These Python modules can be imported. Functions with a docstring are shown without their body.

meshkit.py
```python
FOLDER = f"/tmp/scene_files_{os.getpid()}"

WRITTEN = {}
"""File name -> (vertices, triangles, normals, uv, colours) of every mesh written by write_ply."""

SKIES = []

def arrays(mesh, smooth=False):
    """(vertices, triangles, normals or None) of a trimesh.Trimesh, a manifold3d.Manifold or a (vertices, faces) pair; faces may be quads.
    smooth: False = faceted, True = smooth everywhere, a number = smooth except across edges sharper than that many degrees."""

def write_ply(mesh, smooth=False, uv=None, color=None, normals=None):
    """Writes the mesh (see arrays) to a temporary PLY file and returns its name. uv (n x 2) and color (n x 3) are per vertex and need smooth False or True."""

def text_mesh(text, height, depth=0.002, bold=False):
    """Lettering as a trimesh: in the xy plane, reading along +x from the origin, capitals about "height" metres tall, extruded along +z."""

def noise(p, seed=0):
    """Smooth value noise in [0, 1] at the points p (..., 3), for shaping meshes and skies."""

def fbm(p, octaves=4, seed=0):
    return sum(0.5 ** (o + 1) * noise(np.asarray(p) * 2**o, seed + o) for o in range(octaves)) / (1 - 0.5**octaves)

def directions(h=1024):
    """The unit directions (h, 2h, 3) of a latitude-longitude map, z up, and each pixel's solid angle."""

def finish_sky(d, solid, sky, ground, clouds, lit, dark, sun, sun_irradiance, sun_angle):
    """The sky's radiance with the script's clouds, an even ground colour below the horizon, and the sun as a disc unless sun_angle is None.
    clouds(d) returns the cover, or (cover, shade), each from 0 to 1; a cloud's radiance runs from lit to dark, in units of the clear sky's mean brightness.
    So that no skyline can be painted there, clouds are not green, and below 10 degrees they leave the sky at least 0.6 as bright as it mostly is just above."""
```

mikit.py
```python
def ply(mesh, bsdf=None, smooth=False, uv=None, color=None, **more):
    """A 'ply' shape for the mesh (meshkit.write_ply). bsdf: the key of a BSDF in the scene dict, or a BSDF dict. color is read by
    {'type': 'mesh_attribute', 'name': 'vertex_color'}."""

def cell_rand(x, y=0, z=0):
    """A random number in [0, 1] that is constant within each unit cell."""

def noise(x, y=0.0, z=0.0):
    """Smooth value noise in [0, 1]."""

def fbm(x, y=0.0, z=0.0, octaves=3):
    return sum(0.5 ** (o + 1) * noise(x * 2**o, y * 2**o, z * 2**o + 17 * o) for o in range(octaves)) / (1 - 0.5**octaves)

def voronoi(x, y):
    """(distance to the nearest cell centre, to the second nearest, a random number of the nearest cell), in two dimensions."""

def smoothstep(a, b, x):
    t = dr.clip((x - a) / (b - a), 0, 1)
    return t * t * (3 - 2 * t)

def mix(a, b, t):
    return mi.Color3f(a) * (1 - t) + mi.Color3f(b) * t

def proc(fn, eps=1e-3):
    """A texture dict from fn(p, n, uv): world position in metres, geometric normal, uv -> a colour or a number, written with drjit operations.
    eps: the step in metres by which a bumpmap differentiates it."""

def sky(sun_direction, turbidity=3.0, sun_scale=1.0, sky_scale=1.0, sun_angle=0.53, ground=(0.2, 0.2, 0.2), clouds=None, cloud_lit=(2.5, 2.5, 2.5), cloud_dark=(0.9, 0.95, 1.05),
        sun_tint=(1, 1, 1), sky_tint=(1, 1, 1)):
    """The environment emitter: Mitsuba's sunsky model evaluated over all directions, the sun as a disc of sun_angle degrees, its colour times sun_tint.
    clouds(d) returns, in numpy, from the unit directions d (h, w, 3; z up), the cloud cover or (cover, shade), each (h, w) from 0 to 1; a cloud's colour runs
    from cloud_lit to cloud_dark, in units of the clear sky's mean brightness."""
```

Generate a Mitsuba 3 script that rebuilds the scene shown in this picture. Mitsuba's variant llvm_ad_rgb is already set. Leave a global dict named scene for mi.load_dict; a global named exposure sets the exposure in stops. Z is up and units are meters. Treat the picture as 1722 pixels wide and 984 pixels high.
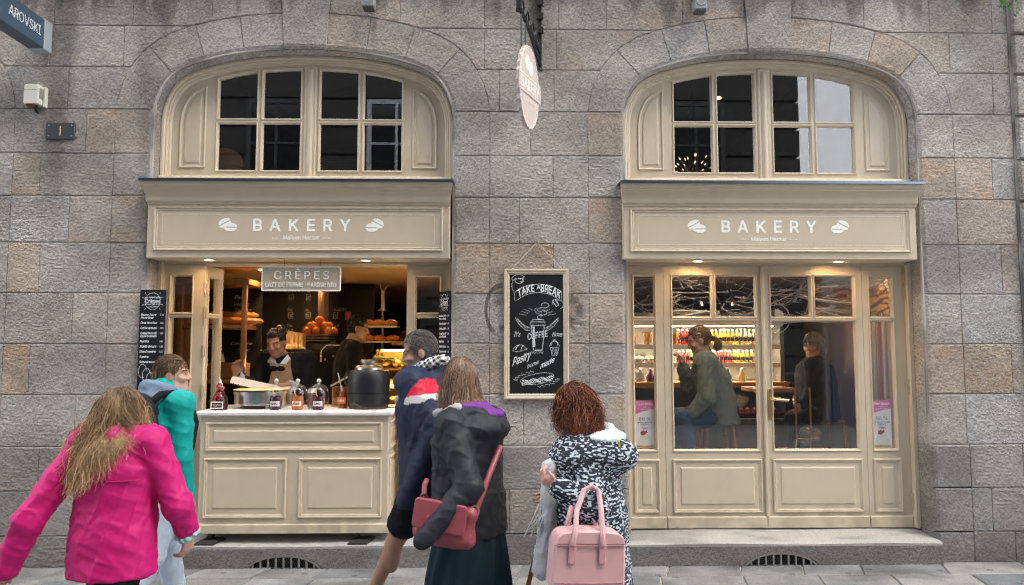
import math, numpy as np, trimesh, shapely, mitsuba as mi, mikit, meshkit, drjit as dr
from shapely.geometry import Polygon, box as sbox
from shapely.ops import unary_union
from mikit import proc, noise, fbm, smoothstep, mix, voronoi
T = mi.ScalarTransform4f
scene, labels = {}, {}
rng = np.random.default_rng(7)

# ---------------------------------------------------------------- camera, sky, exposure
YAW, PIT = 0.0208, 0.0762
EYE = np.array([0.0, -5.6, 1.62])
fw = np.array([math.sin(YAW) * math.cos(PIT), math.cos(YAW) * math.cos(PIT), math.sin(PIT)])
scene['camera'] = {'type': 'perspective', 'fov': math.degrees(2 * math.atan(861 / 1250)), 'fov_axis': 'x', 'near_clip': 0.05, 'far_clip': 400.0,
                   'to_world': T().look_at(origin=EYE.tolist(), target=(EYE + fw).tolist(), up=[0, 0, 1])}
exposure = 3.5
scene['sky'] = mikit.sky((0.45, -0.35, 0.85), turbidity=4, sun_scale=0.12, sun_angle=14, clouds=lambda d: 1.0,
                         cloud_lit=(2.40, 2.5, 2.66), cloud_dark=(1.5, 1.55, 1.65))

# ---------------------------------------------------------------- helpers
taken = {}
def uniq(key):
    n = taken.get(key, -1) + 1
    taken[key] = n
    return key if n == 0 else f'{key}_{n:03d}'

def tag(key, label=None, category=None, group=None, kind=None):
    d = labels.setdefault(key, {})
    for k, v in (('label', label), ('category', category), ('group', group), ('kind', kind)):
        if v: d[k] = v
    return key

def thing(name, label, category, group=None, kind=None):
    return tag(uniq(name), label, category, group, kind)

def add(key, mesh, mat, color=None, smooth=False, uv=None, label=None):
    """One entry of the scene; key is made unique. A colour is given to every vertex."""
    key = uniq(key)
    if isinstance(mesh, list): mesh = cat(mesh)
    if smooth and smooth is not True and (color is not None or uv is not None):
        mesh = trimesh.graph.smooth_shade(mesh, angle=np.radians(smooth), facet_minarea=None)
        smooth = True
    n = len(mesh.vertices)
    if color is not None:
        color = np.asarray(color, float)
        if color.ndim == 1: color = np.tile(color, (n, 1))
    if uv is not None:
        uv = np.asarray(uv, float)
        if uv.ndim == 1: uv = np.tile(uv, (n, 1))
    scene[key] = mikit.ply(mesh, mat, smooth, uv=uv, color=color)
    if label: tag(key, label)
    return key

def solo(name, mesh, mat, label, category, color=None, smooth=False, group=None, kind=None, uv=None):
    key = add(name, mesh, mat, color, smooth, uv)
    return tag(key, label, category, group, kind)

def M(v, f): return trimesh.Trimesh(np.asarray(v, float), np.asarray(f, int), process=False)
def cat(ms): return trimesh.util.concatenate([m for m in ms if m is not None])

def box(x0, x1, y0, y1, z0, z1):
    m = trimesh.creation.box((x1 - x0, y1 - y0, z1 - z0)); m.apply_translation(((x0 + x1) / 2, (y0 + y1) / 2, (z0 + z1) / 2)); return m

def cbox(x0, x1, y0, y1, z0, z1, c=0.004):
    """A box with chamfered edges."""
    h = np.array([(x1 - x0) / 2, (y1 - y0) / 2, (z1 - z0) / 2]); o = np.array([(x0 + x1) / 2, (y0 + y1) / 2, (z0 + z1) / 2])
    p = []
    for s in np.ndindex(2, 2, 2):
        s = np.array(s) * 2 - 1
        for k in range(3):
            q = h - c; q[k] = h[k]; p.append(o + s * q)
    return trimesh.convex.convex_hull(np.array(p))

def rotz(m, deg, at=(0, 0, 0)):
    m = m.copy(); m.apply_transform(trimesh.transformations.rotation_matrix(math.radians(deg), [0, 0, 1], at)); return m
def rot(m, deg, ax, at=(0, 0, 0)):
    m = m.copy(); m.apply_transform(trimesh.transformations.rotation_matrix(math.radians(deg), ax, at)); return m
def mv(m, x, y, z):
    m = m.copy(); m.apply_translation((x, y, z)); return m

def tube(pts, r, n=6, cap=True):
    """A tube along points; r a number or one per point."""
    p = np.asarray(pts, float); r = np.broadcast_to(np.asarray(r, float), (len(p),))
    t = np.gradient(p, axis=0); t /= np.linalg.norm(t, axis=1, keepdims=True) + 1e-12
    a = np.array([0, 0, 1.0]) if abs(t[0, 2]) < 0.9 else np.array([1.0, 0, 0])
    us = []
    u = np.cross(t[0], a); u /= np.linalg.norm(u)
    for k in range(len(p)):
        u = u - t[k] * (u @ t[k]); u /= np.linalg.norm(u) + 1e-12; us.append(u)
    us = np.array(us); w = np.cross(t, us)
    an = np.arange(n) * 2 * np.pi / n
    v = (p[:, None] + r[:, None, None] * (np.cos(an)[None, :, None] * us[:, None] + np.sin(an)[None, :, None] * w[:, None])).reshape(-1, 3)
    f = []
    i = np.arange(n); j = (i + 1) % n
    for k in range(len(p) - 1):
        f.append(np.stack([k * n + i, k * n + j, (k + 1) * n + j], 1)); f.append(np.stack([k * n + i, (k + 1) * n + j, (k + 1) * n + i], 1))
    f = np.vstack(f)
    if cap:
        m = len(v); v = np.vstack([v, p[:1], p[-1:]]); e = (len(p) - 1) * n
        f = np.vstack([f, np.stack([j, i, i * 0 + m], 1), np.stack([e + i, e + j, i * 0 + m + 1], 1)])
    return M(v, f)

def lathe(prof, n=24, at=(0, 0, 0)):
    """A solid of revolution about z from (radius, height) pairs."""
    pr = np.asarray(prof, float); an = np.arange(n) * 2 * np.pi / n
    v = np.stack([pr[:, :1] * np.cos(an), pr[:, :1] * np.sin(an), np.repeat(pr[:, 1:], n, 1)], -1).reshape(-1, 3) + np.asarray(at)
    i = np.arange(n); j = (i + 1) % n; f = []
    for k in range(len(pr) - 1):
        f.append(np.stack([k * n + i, k * n + j, (k + 1) * n + j], 1)); f.append(np.stack([k * n + i, (k + 1) * n + j, (k + 1) * n + i], 1))
    return M(v, np.vstack(f))

def ball(c, r, sub=2, sc=(1, 1, 1)):
    m = trimesh.creation.icosphere(sub, 1.0); m.apply_scale(np.asarray(sc) * r); m.apply_translation(c); return m

def inset_poly(P, d):
    """Mitred inset of a counter-clockwise polygon; d one distance per edge (edge k runs from point k to k+1)."""
    P = np.asarray(P, float); n = len(P)
    d = np.broadcast_to(np.asarray(d, float), (n,))
    e = np.roll(P, -1, 0) - P; e /= np.linalg.norm(e, axis=1, keepdims=True) + 1e-12
    nn = np.stack([-e[:, 1], e[:, 0]], 1)
    out = np.empty_like(P)
    for k in range(n):
        n0, n1, d0, d1 = nn[k - 1], nn[k], d[k - 1], d[k]
        det = n0[0] * n1[1] - n0[1] * n1[0]
        if abs(det) < 0.08: m = (n0 + n1) / 2; out[k] = P[k] + m / (m @ m) * (d0 + d1) / 2
        else: out[k] = P[k] + np.array([(d0 * n1[1] - d1 * n0[1]) / det, (d1 * n0[0] - d0 * n1[0]) / det])
    return out

def ccw(P):
    P = np.asarray(P, float)
    a = (P[:, 0] * np.roll(P[:, 1], -1) - np.roll(P[:, 0], -1) * P[:, 1]).sum()
    return P if a > 0 else P[::-1]

def rings(P, levels, cap=True):
    """Strips between insets of the polygon P (x, z): levels = (inset, y) or (inset per edge, y); cap closes the last."""
    P = ccw(P); n = len(P); v = []
    for d, y in levels:
        q = inset_poly(P, d); v.append(np.stack([q[:, 0], np.broadcast_to(y, (n,)), q[:, 1]], 1))
    i = np.arange(n); j = (i + 1) % n; f = []
    for k in range(len(levels) - 1):
        f.append(np.stack([k * n + i, k * n + j, (k + 1) * n + j], 1)); f.append(np.stack([k * n + i, (k + 1) * n + j, (k + 1) * n + i], 1))
    f = np.vstack(f) if f else np.zeros((0, 3), int); b = (len(levels) - 1) * n
    if cap:
        q = v[-1][:, [0, 2]]
        pv, pf = trimesh.creation.triangulate_polygon(Polygon(q), engine='earcut')
        if len(pv) == n:
            d = np.linalg.norm(pv[:, None] - q[None], axis=2).argmin(1); f = np.vstack([f, d[pf] + b])
        else:
            f = np.vstack([f, pf + len(np.vstack(v))]); v.append(np.stack([pv[:, 0], pv[:, 0] * 0 + levels[-1][1], pv[:, 1]], 1))
    return M(np.vstack(v), f)

def rect(x0, x1, z0, z1): return np.array([[x0, z0], [x1, z0], [x1, z1], [x0, z1]])

def plate(poly, y0, y1):
    """A shapely polygon (x, z) extruded from y0 to y1 (front y0)."""
    ms = [trimesh.creation.extrude_polygon(g, y1 - y0, engine='earcut') for g in getattr(poly, 'geoms', [poly]) if g.area > 1e-7]
    m = cat(ms); v = m.vertices.copy(); m.vertices = np.stack([v[:, 0], y1 - v[:, 2], v[:, 1]], 1); return m

def text(s, x0, z0, h, y, width=None, depth=0.002, bold=False, spread=None, slant=0.0):
    """Lettering on an upright face that looks towards -y; width squeezes it, spread spaces the letters over that width."""
    if spread:
        ms = [meshkit.text_mesh(c, h, depth, bold) for c in s]
        ws = [m.bounds[1][0] for m in ms]; gap = (spread - sum(ws)) / (len(s) - 1); x = 0
        for m, w in zip(ms, ws): m.apply_translation((x, 0, 0)); x += w + gap
        m = cat(ms)
    else: m = meshkit.text_mesh(s, h, depth, bold)
    v = m.vertices.copy(); v[:, 0] -= v[:, 0].min()
    if width: v[:, 0] *= width / v[:, 0].max()
    v[:, 0] += slant * v[:, 1]
    m.vertices = np.stack([x0 + v[:, 0], y - v[:, 2], z0 + v[:, 1]], 1); return m

def warp(m, fn):
    m = m.copy(); v = m.vertices; x, z = fn(v[:, 0], v[:, 2]); m.vertices = np.stack([x, v[:, 1], z], 1); return m

def stroke(pts, y, w=0.003, d=0.0015):
    """A drawn line on an upright face."""
    p = np.asarray(pts, float); t = np.gradient(p, axis=0); t /= np.linalg.norm(t, axis=1, keepdims=True) + 1e-9
    nn = np.stack([-t[:, 1], t[:, 0]], 1) * w / 2; a, b = p + nn, p - nn; k = len(p)
    v = np.vstack([np.stack([q[:, 0], np.full(k, yy), q[:, 1]], 1) for yy in (y, y - d) for q in (a, b)])
    i = np.arange(k - 1); f = []
    for s0, s1 in ((2 * k, 3 * k), (0, 2 * k), (k, 3 * k)):
        f += [np.stack([s0 + i, s1 + i, s1 + i + 1], 1), np.stack([s0 + i, s1 + i + 1, s0 + i + 1], 1)]
    return M(v, np.vstack(f))

def arc(cx, cz, rx, rz, a0, a1, n=16):
    a = np.radians(np.linspace(a0, a1, n)); return np.stack([cx + rx * np.cos(a), cz + rz * np.sin(a)], 1)

# ---------------------------------------------------------------- materials
def pr(**k): return {'type': 'twosided', 'bsdf': {'type': 'principled', **k}}
def rgb(*c): return {'type': 'rgb', 'value': list(c)}
VC = {'type': 'mesh_attribute', 'name': 'vertex_color'}
def bump(tex, scale, inner): return {'type': 'twosided', 'bsdf': {'type': 'bumpmap', 'tex': tex, 'scale': scale, 'bsdf': inner}}

def grain(p): return 0.5 * noise(p.x * 120, p.y * 120, p.z * 120) + 0.5 * noise(p.x * 230 + 7, p.y * 230, p.z * 230)
def pits(p):
    a = noise(p.x * 66 + 3, p.y * 66, p.z * 74); b = noise(p.x * 130 + 9, p.y * 160, p.z * 160 + 5)
    return 0.6 * a + 0.4 * b
def stone_color(p, n, uv):
    """Granite: uv.x runs from blue-grey (0) over grey (.5) to tan (1), uv.y is the block's lightness."""
    t = uv.x
    c = mix(mix((0.318, 0.310, 0.306), (0.352, 0.322, 0.296), smoothstep(0, .5, t)), (0.360, 0.298, 0.238), smoothstep(.5, 1.0, t))
    g = grain(p); q = pits(p)
    cloud = smoothstep(.15, .85, fbm(p.x * 2.6 + 5, p.y * 2.6, p.z * 2.6, 4))
    k = uv.y * (0.50 + 0.92 * g) * (0.50 + 1.0 * q) * (0.74 + 0.50 * cloud)
    rust = smoothstep(.52, .75, fbm(p.x * 5, p.y * 5 + 3, p.z * 5, 3)) * smoothstep(.3, .8, t)
    c = mix(c, c * mi.Color3f(1.05, .95, .86), rust)
    # rain streaks under the ledge, damp foot
    run = noise(p.x * 7.5, 0.0, p.z * .35) * .75 + noise(p.x * 22, 3.0, p.z * .9) * .25
    s = smoothstep(.58, .80, run + .30 * smoothstep(4.02, 4.42, p.z) - .1) * smoothstep(3.92, 4.10, p.z) 
    run2 = smoothstep(.62, .80, noise(p.x * 4.2 + 11, 0.0, p.z * .16)) * smoothstep(-2.2, -3.0, p.x) * smoothstep(1.6, 3.0, p.z)
    # sprayed paint: a hook and a cloud left of the hanging board
    dx, dz = p.x - .035, p.z - 1.915
    rr = dr.sqrt(dr.square(dx / .115) + dr.square(dz / .185)); hook = smoothstep(.13, .08, dr.abs(rr - 1)) * smoothstep(.03, -.02, dx + .35 * dr.maximum(-dz, 0))
    blot = smoothstep(.52, .75, fbm(p.x * 9, 1.0, p.z * 9, 3)) * smoothstep(.17, .05, dr.abs(p.x - .075)) * smoothstep(.42, .2, dr.abs(p.z - 1.86))
    blot2 = smoothstep(.5, .7, fbm(p.x * 11, 4.0, p.z * 11, 3)) * smoothstep(.08, .03, dr.abs(p.x - .60)) * smoothstep(.28, .1, dr.abs(p.z - 1.95)) * .7
    dark = dr.maximum(dr.maximum(hook * .8, blot * .7), blot2)
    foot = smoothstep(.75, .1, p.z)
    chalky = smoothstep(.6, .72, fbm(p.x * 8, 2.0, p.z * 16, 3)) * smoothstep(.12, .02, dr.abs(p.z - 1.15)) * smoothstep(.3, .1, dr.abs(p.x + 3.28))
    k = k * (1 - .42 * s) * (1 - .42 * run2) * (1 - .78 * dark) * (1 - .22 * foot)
    return mix(c * k, (.33, .36, .35), chalky * .5)
STONE_IN = {'type': 'principled', 'base_color': proc(stone_color), 'roughness': .82, 'specular': .25}
scene['m_stone'] = bump(proc(lambda p, n, uv: pits(p), eps=2.5e-3), .013, STONE_IN)
def smooth_stone(p, n, uv):
    g = grain(p); c = mix((.30, .295, .285), (.36, .355, .34), fbm(p.x * 4, p.y * 4, p.z * 4, 3))
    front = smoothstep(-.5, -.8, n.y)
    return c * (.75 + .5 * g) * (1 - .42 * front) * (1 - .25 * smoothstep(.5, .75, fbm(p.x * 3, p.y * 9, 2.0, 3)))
scene['m_step'] = bump(proc(lambda p, n, uv: pits(p), eps=3e-3), .006, {'type': 'principled', 'base_color': proc(smooth_stone), 'roughness': .7, 'specular': .3})
def slab_color(p, n, uv):
    c = mix((.165, .178, .192), (.235, .236, .235), uv.x)
    f = fbm(p.x * 5 + uv.x * 40, p.y * 5, 1.0, 4); g = grain(p)
    wet = smoothstep(.5, .7, fbm(p.x * 2.1, p.y * 3.3, 4.0, 3))
    gd, _, gr_ = voronoi(p.x * 3.1, p.y * 3.1); c = c * (1 - .38 * smoothstep(.085, .06, gd) * smoothstep(.3, .5, gr_))
    return c * uv.y * (.55 + .75 * f) * (.75 + .5 * g) * (1 - .32 * wet)
scene['m_slab'] = bump(proc(lambda p, n, uv: fbm(p.x * 30, p.y * 30, 0.0, 3), eps=3e-3), .006, {'type': 'principled', 'base_color': proc(slab_color), 'roughness': .55, 'specular': .4})
scene['m_mortar'] = pr(base_color=proc(lambda p, n, uv: mix((.20, .19, .18), (.42, .40, .37), smoothstep(.35, .65, fbm(p.x * 3, p.y * 3, p.z * 3 + 8, 3)))), roughness=.95, specular=.1)
def paint_color(p, n, uv):
    f = fbm(p.x * 2.2, p.y * 2.2, p.z * 2.2, 3); d = smoothstep(.55, .8, fbm(p.x * 14, p.y * 14, p.z * 5, 3))
    low = smoothstep(.55, .22, p.z) * smoothstep(.4, .7, fbm(p.x * 9, p.y * 9, p.z * 6, 3))
    c = mix((.535, .455, .340), (.555, .475, .360), f)
    return c * (1 - .04 * d) * (1 - .28 * low)
scene['m_paint'] = bump(proc(lambda p, n, uv: fbm(p.x * 45, p.y * 45, p.z * 12, 2), eps=2e-3), .00018, {'type': 'principled', 'base_color': proc(paint_color), 'roughness': .42, 'specular': .45})
scene['m_matte'] = pr(base_color=VC, roughness=.85, specular=.2)
scene['m_satin'] = pr(base_color=VC, roughness=.42, specular=.5)
scene['m_gloss'] = pr(base_color=VC, roughness=.1, specular=.5)
def letters(key, s, x0, z0, h, y, spread, mat, color, depth=.002, bold=False):
    ms = [meshkit.text_mesh(c, h, depth, bold) for c in s]; ws = [m.bounds[1][0] for m in ms]; gap = (spread - sum(ws)) / (len(s) - 1); x = x0
    for m, w in zip(ms, ws):
        v = m.vertices.copy(); m.vertices = np.stack([x + v[:, 0], y - v[:, 2], z0 + v[:, 1]], 1); add(key + '__letter', m, mat, color=color); x += w + gap
scene['m_metal'] = pr(base_color=VC, roughness=.28, metallic=1.0)
scene['m_glass'] = {'type': 'thindielectric', 'int_ior': 1.8, 'ext_ior': 1.0}
scene['m_crystal'] = {'type': 'thindielectric', 'int_ior': 1.5, 'ext_ior': 1.0}
def wood_color(p, n, uv):
    g = fbm(p.x * 9, p.y * 9, p.z * 40, 3); r = noise(p.x * 30, p.y * 30, p.z * 3)
    return mix((.20, .085, .028), (.36, .175, .065), g) * (.8 + .4 * r)
scene['m_wood'] = pr(base_color=proc(wood_color), roughness=.5, specular=.4)
def lamp(c, s): return {'type': 'area', 'radiance': {'type': 'rgb', 'value': [s * k for k in c]}}
WARM = (1.0, .62, .27)
def glow(key, mesh, s, c=WARM):
    key = uniq(key)
    scene[key] = {**mikit.ply(mesh, 'm_lampface'), 'emitter': lamp(c, s)}
    return key
scene['m_lampface'] = {'type': 'diffuse', 'reflectance': rgb(.6, .6, .6)}
# ================================================================ ground
G = 0.05
STREET = [[-30, -14], [30, -14], [30, 0.3], [-30, 0.3]]
def flat(x0, x1, y0, y1, z): return M([[x0, y0, z], [x1, y0, z], [x1, y1, z], [x0, y1, z]], [[0, 1, 2], [0, 2, 3]])
add('ground', flat(-150, 150, -150, 150, G - .06), 'm_mortar'); tag('ground', kind='structure')
tag('pavement', kind='structure')
add('pavement', flat(-30, 30, -10, .02, G - .012), 'm_mortar')
def slab(x, y, w, d, sh=0):
    P = np.array([[x + .004, y + .004], [x + w - .004, y + .004], [x + w - .004 + sh, y + d - .004], [x + .004 + sh, y + d - .004]])
    z = G + rng.uniform(-.003, .002)
    m = rings(P, [(0, 0), (0, 0.0), (.006, 0)])
    v = m.vertices; zz = np.concatenate([np.full(4, G - .05), np.full(4, z - .006), np.full(len(v) - 8, z)])
    tilt = rng.uniform(-.006, .006)
    m.vertices = np.stack([v[:, 0], v[:, 2], zz + tilt * (v[:, 0] - x - w / 2)], 1)
    return m
y = -.03
ri = 0
rows = [.29, .40, .36, .42, .38, .40, .40]
while ri < len(rows):
    d = rows[ri]; y -= d; x = -4.6 + rng.uniform(-.3, .3)
    sh = [.10, .07, -.03, .05, .0, .02, -.04][ri]
    while x < 5.0:
        w = rng.uniform(.34, .62)
        add('pavement__slab', slab(x, y, w, d, sh), 'm_slab', uv=(rng.uniform(0, 1), rng.uniform(.85, 1.2)))
        x += w
    ri += 1
far = []
yy = y
while yy > -9.4:
    x = -9 + rng.uniform(-.3, .3)
    while x < 10:
        w = rng.uniform(.4, .7); m = slab(x, yy - .42, w, .42); far.append(m); x += w
    yy -= .42
m = cat(far); add('pavement__far_slabs', m, 'm_slab', uv=(.5, 1.0)); tag('pavement__far_slabs', kind='stuff')

# ================================================================ stone wall
CS = [0.0, .268, .59, .905, 1.285, 1.66, 2.04, 2.42, 2.775, 3.10, 3.445, 3.775, 4.10, 4.46, 4.80]
HALF = [(0, 3.925), (.16, 3.923), (.31, 3.914), (.46, 3.898), (.62, 3.87), (.765, 3.832), (.9, 3.785), (1.0, 3.724), (1.068, 3.64), (1.111, 3.54), (1.13, 3.445)]
from scipy.interpolate import CubicSpline
hp = np.array(HALF); tt = np.concatenate([[0], np.cumsum(np.linalg.norm(np.diff(hp, axis=0), axis=1))])
spl = CubicSpline(tt, hp, bc_type=((1, (1.0, 0.0)), (1, (0.04, -1.0))))
half = spl(np.linspace(0, tt[-1], 25)); half[0] = (0, 3.925)
def curve(c):                                            # from the right springing over the top to the left springing
    r = half[::-1] + [c, 0]; l = half[1:] * [-1, 1] + [c, 0]; return np.vstack([r, l])
HW, RT = 1.135, .29
def opening(c, z0=0.0): return Polygon(np.vstack([[[c - HW, z0], [c + HW, z0], [c + HW, 3.40]], curve(c), [[c - HW, 3.40]]]))
CL, CR, C3 = -1.478, 2.125, -5.08
OPEN = {c: opening(c) for c in (CL, CR, C3)}
ring_out = {c: OPEN[c].buffer(RT, join_style=1) for c in OPEN}
WALL = sbox(-4.45, 0.0, 4.02, 4.80)
wall = thing('stone_wall', 'rough granite ashlar wall with two wide arched shop openings', 'wall')
allopen = unary_union(list(OPEN.values()))
add(wall + '__mortar', plate(WALL.difference(allopen.buffer(.004)), .0095, .40), 'm_mortar')

def stone(P, tint, lum, front=0.0, back=.10, opn=None, key=wall + '__stone', jt=.0026):
    P = ccw(P); n = len(P)
    on = np.zeros(n, bool)
    if opn is not None:
        for k in range(n):
            a, b = P[k], P[(k + 1) % n]; mid = (a + b) / 2
            on[k] = opn.exterior.distance(shapely.Point(*mid)) < 5e-3 and opn.exterior.distance(shapely.Point(*a)) < 9e-3 and mid[1] > .06
    ed = np.roll(P, -1, 0) - P; ev = np.where(np.abs(ed[:, 1]) < .3 * np.abs(ed[:, 0]), 1.0, .35) * rng.uniform(.5, 1.15, n)
    e = lambda j, o: np.where(on, o, j * ev if jt < .01 else j)
    f = front + rng.uniform(-.0018, .0018)
    lv = [(e(jt, 0), back), (e(jt, 0), f + .055), (e(jt, .006), f + .022), (e(jt + .002, .018), f + .008), (e(jt + .009, .038), f)]
    if opn is None: lv = [lv[0], (e(jt, 0), f + .006), (e(jt, 0) + .0015, f + .002), (e(jt, 0) + .006, f)]
    lum *= rng.uniform(.94, 1.06)
    add(key, rings(P, lv), 'm_stone', smooth=False, uv=(np.clip(tint + rng.uniform(-.06, .06), 0, 1), lum))

# joints and tints: per course (from z = CS[k]) the x of the joints and the tint of each block between them
GREY, BLU, MID, TAN, BRN = .32, .08, .5, .8, 1.0
X0 = {  # left of the left arch, from the third arch's band to the left arch's band (-3.655 .. -2.903)
 0: ([], [BLU]), 1: ([-3.3], [BLU, BLU]), 2: ([-3.34], [GREY, GREY]), 3: ([-3.11], [GREY, MID]), 4: ([-3.46], [.95, GREY]),
 5: ([-3.16], [GREY, MID]), 6: ([-3.42], [TAN, GREY]), 7: ([-3.22], [BLU, .62]), 8: ([-3.45], [.75, GREY]), 9: ([-3.12], [GREY, .72]),
 10: ([-3.27], [GREY, GREY]), 11: ([-3.42, -2.86], [.6, GREY, GREY]), 12: ([-3.4, -2.8, -2.2], [MID, GREY, .4, GREY]), 13: ([-3.3, -2.6, -1.9], [GREY] * 4)}
X1 = {  # between the arches (-.053 .. .70)
 0: ([.3], [GREY, GREY]), 1: ([.1], [GREY, MID]), 2: ([.45], [GREY, GREY]), 3: ([.2], [MID, GREY]), 4: ([.36], [TAN, MID]), 5: ([.15], [GREY, MID]),
 6: ([.43], [.85, MID]), 7: ([.17], [.42, .45]), 8: ([.43], [.42, .38]), 9: ([.26], [.4, .42]), 10: ([.02, .44], [.45, .42, .5]),
 11: ([-.1, .46], [.5, .5, .48, .55]), 12: ([-.75, -.1, .48, .85, 1.45], [.62, .45, .5, .45, .68, .55]), 13: ([-.9, -.2, .5, 1.2], [.5] * 5)}
X2 = {  # right of the right arch (3.55 .. 4.02)
 0: ([3.86], [GREY, GREY]), 1: ([3.7], [BLU, GREY]), 2: ([3.95], [GREY, GREY]), 3: ([], [BLU]), 4: ([3.92], [.86, .6]),
 5: ([], [BLU]), 6: ([3.88], [.2, .6]), 7: ([], [.75]), 8: ([3.84], [.82, BLU]), 9: ([], [.4]), 10: ([3.88], [.35, .55]),
 11: ([3.55], [.72, .62]), 12: ([2.88, 3.4, 3.9], [.35, .45, .6, .2]), 13: ([2.7, 3.4], [.4, .45, .5])}
JT = {CL: ({0: GREY, 1: GREY, 2: GREY, 3: .5, 4: .4, 5: .62, 6: .35, 7: .66, 8: .3, 9: .74}, {0: GREY, 1: GREY, 2: GREY, 3: .4, 4: .72, 5: .3, 6: .95, 7: .35, 8: .35, 9: .4}),
      CR: ({0: GREY, 1: GREY, 2: GREY, 3: .78, 4: .4, 5: .82, 6: .4, 7: .84, 8: .3, 9: .86}, {0: BLU, 1: GREY, 2: GREY, 3: .48, 4: .84, 5: .4, 6: .25, 7: .3, 8: .8, 9: .38}),
      C3: ({}, {k: GREY for k in range(10)})}
PLINTH = -.028
zone = WALL.difference(unary_union(list(ring_out.values())))
key_w = .163
keys = unary_union([Polygon([[c - key_w, 3.8], [c + key_w, 3.8], [c + key_w + .03, 4.46], [c - key_w - .03, 4.46]]) for c in (CL, CR)])
zone = zone.difference(keys)
for k in range(14):
    z0, z1 = CS[k], CS[k + 1]
    fr = PLINTH if k < 3 else 0.0
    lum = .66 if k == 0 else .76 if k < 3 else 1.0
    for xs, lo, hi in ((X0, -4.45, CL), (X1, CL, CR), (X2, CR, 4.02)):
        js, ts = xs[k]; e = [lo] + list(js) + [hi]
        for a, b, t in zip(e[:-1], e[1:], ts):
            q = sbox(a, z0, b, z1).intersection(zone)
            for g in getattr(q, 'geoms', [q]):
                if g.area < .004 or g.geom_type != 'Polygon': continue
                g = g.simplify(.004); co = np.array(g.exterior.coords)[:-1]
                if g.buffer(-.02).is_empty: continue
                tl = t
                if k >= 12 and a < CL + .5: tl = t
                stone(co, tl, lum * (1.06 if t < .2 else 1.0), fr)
    if k < 10:
        for c in (CL, CR, C3):
            for s, side in ((0, -1), (1, 1)):
                if k not in JT[c][s]: continue
                xa, xb = sorted((c + side * HW, c + side * (HW + RT)))
                ft = fr + (.003 if side < 0 and k >= 3 else 0)
                stone([[xa, z0], [xb, z0], [xb, z1], [xa, z1]], JT[c][s][k], lum, ft, .42, OPEN[c])
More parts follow.
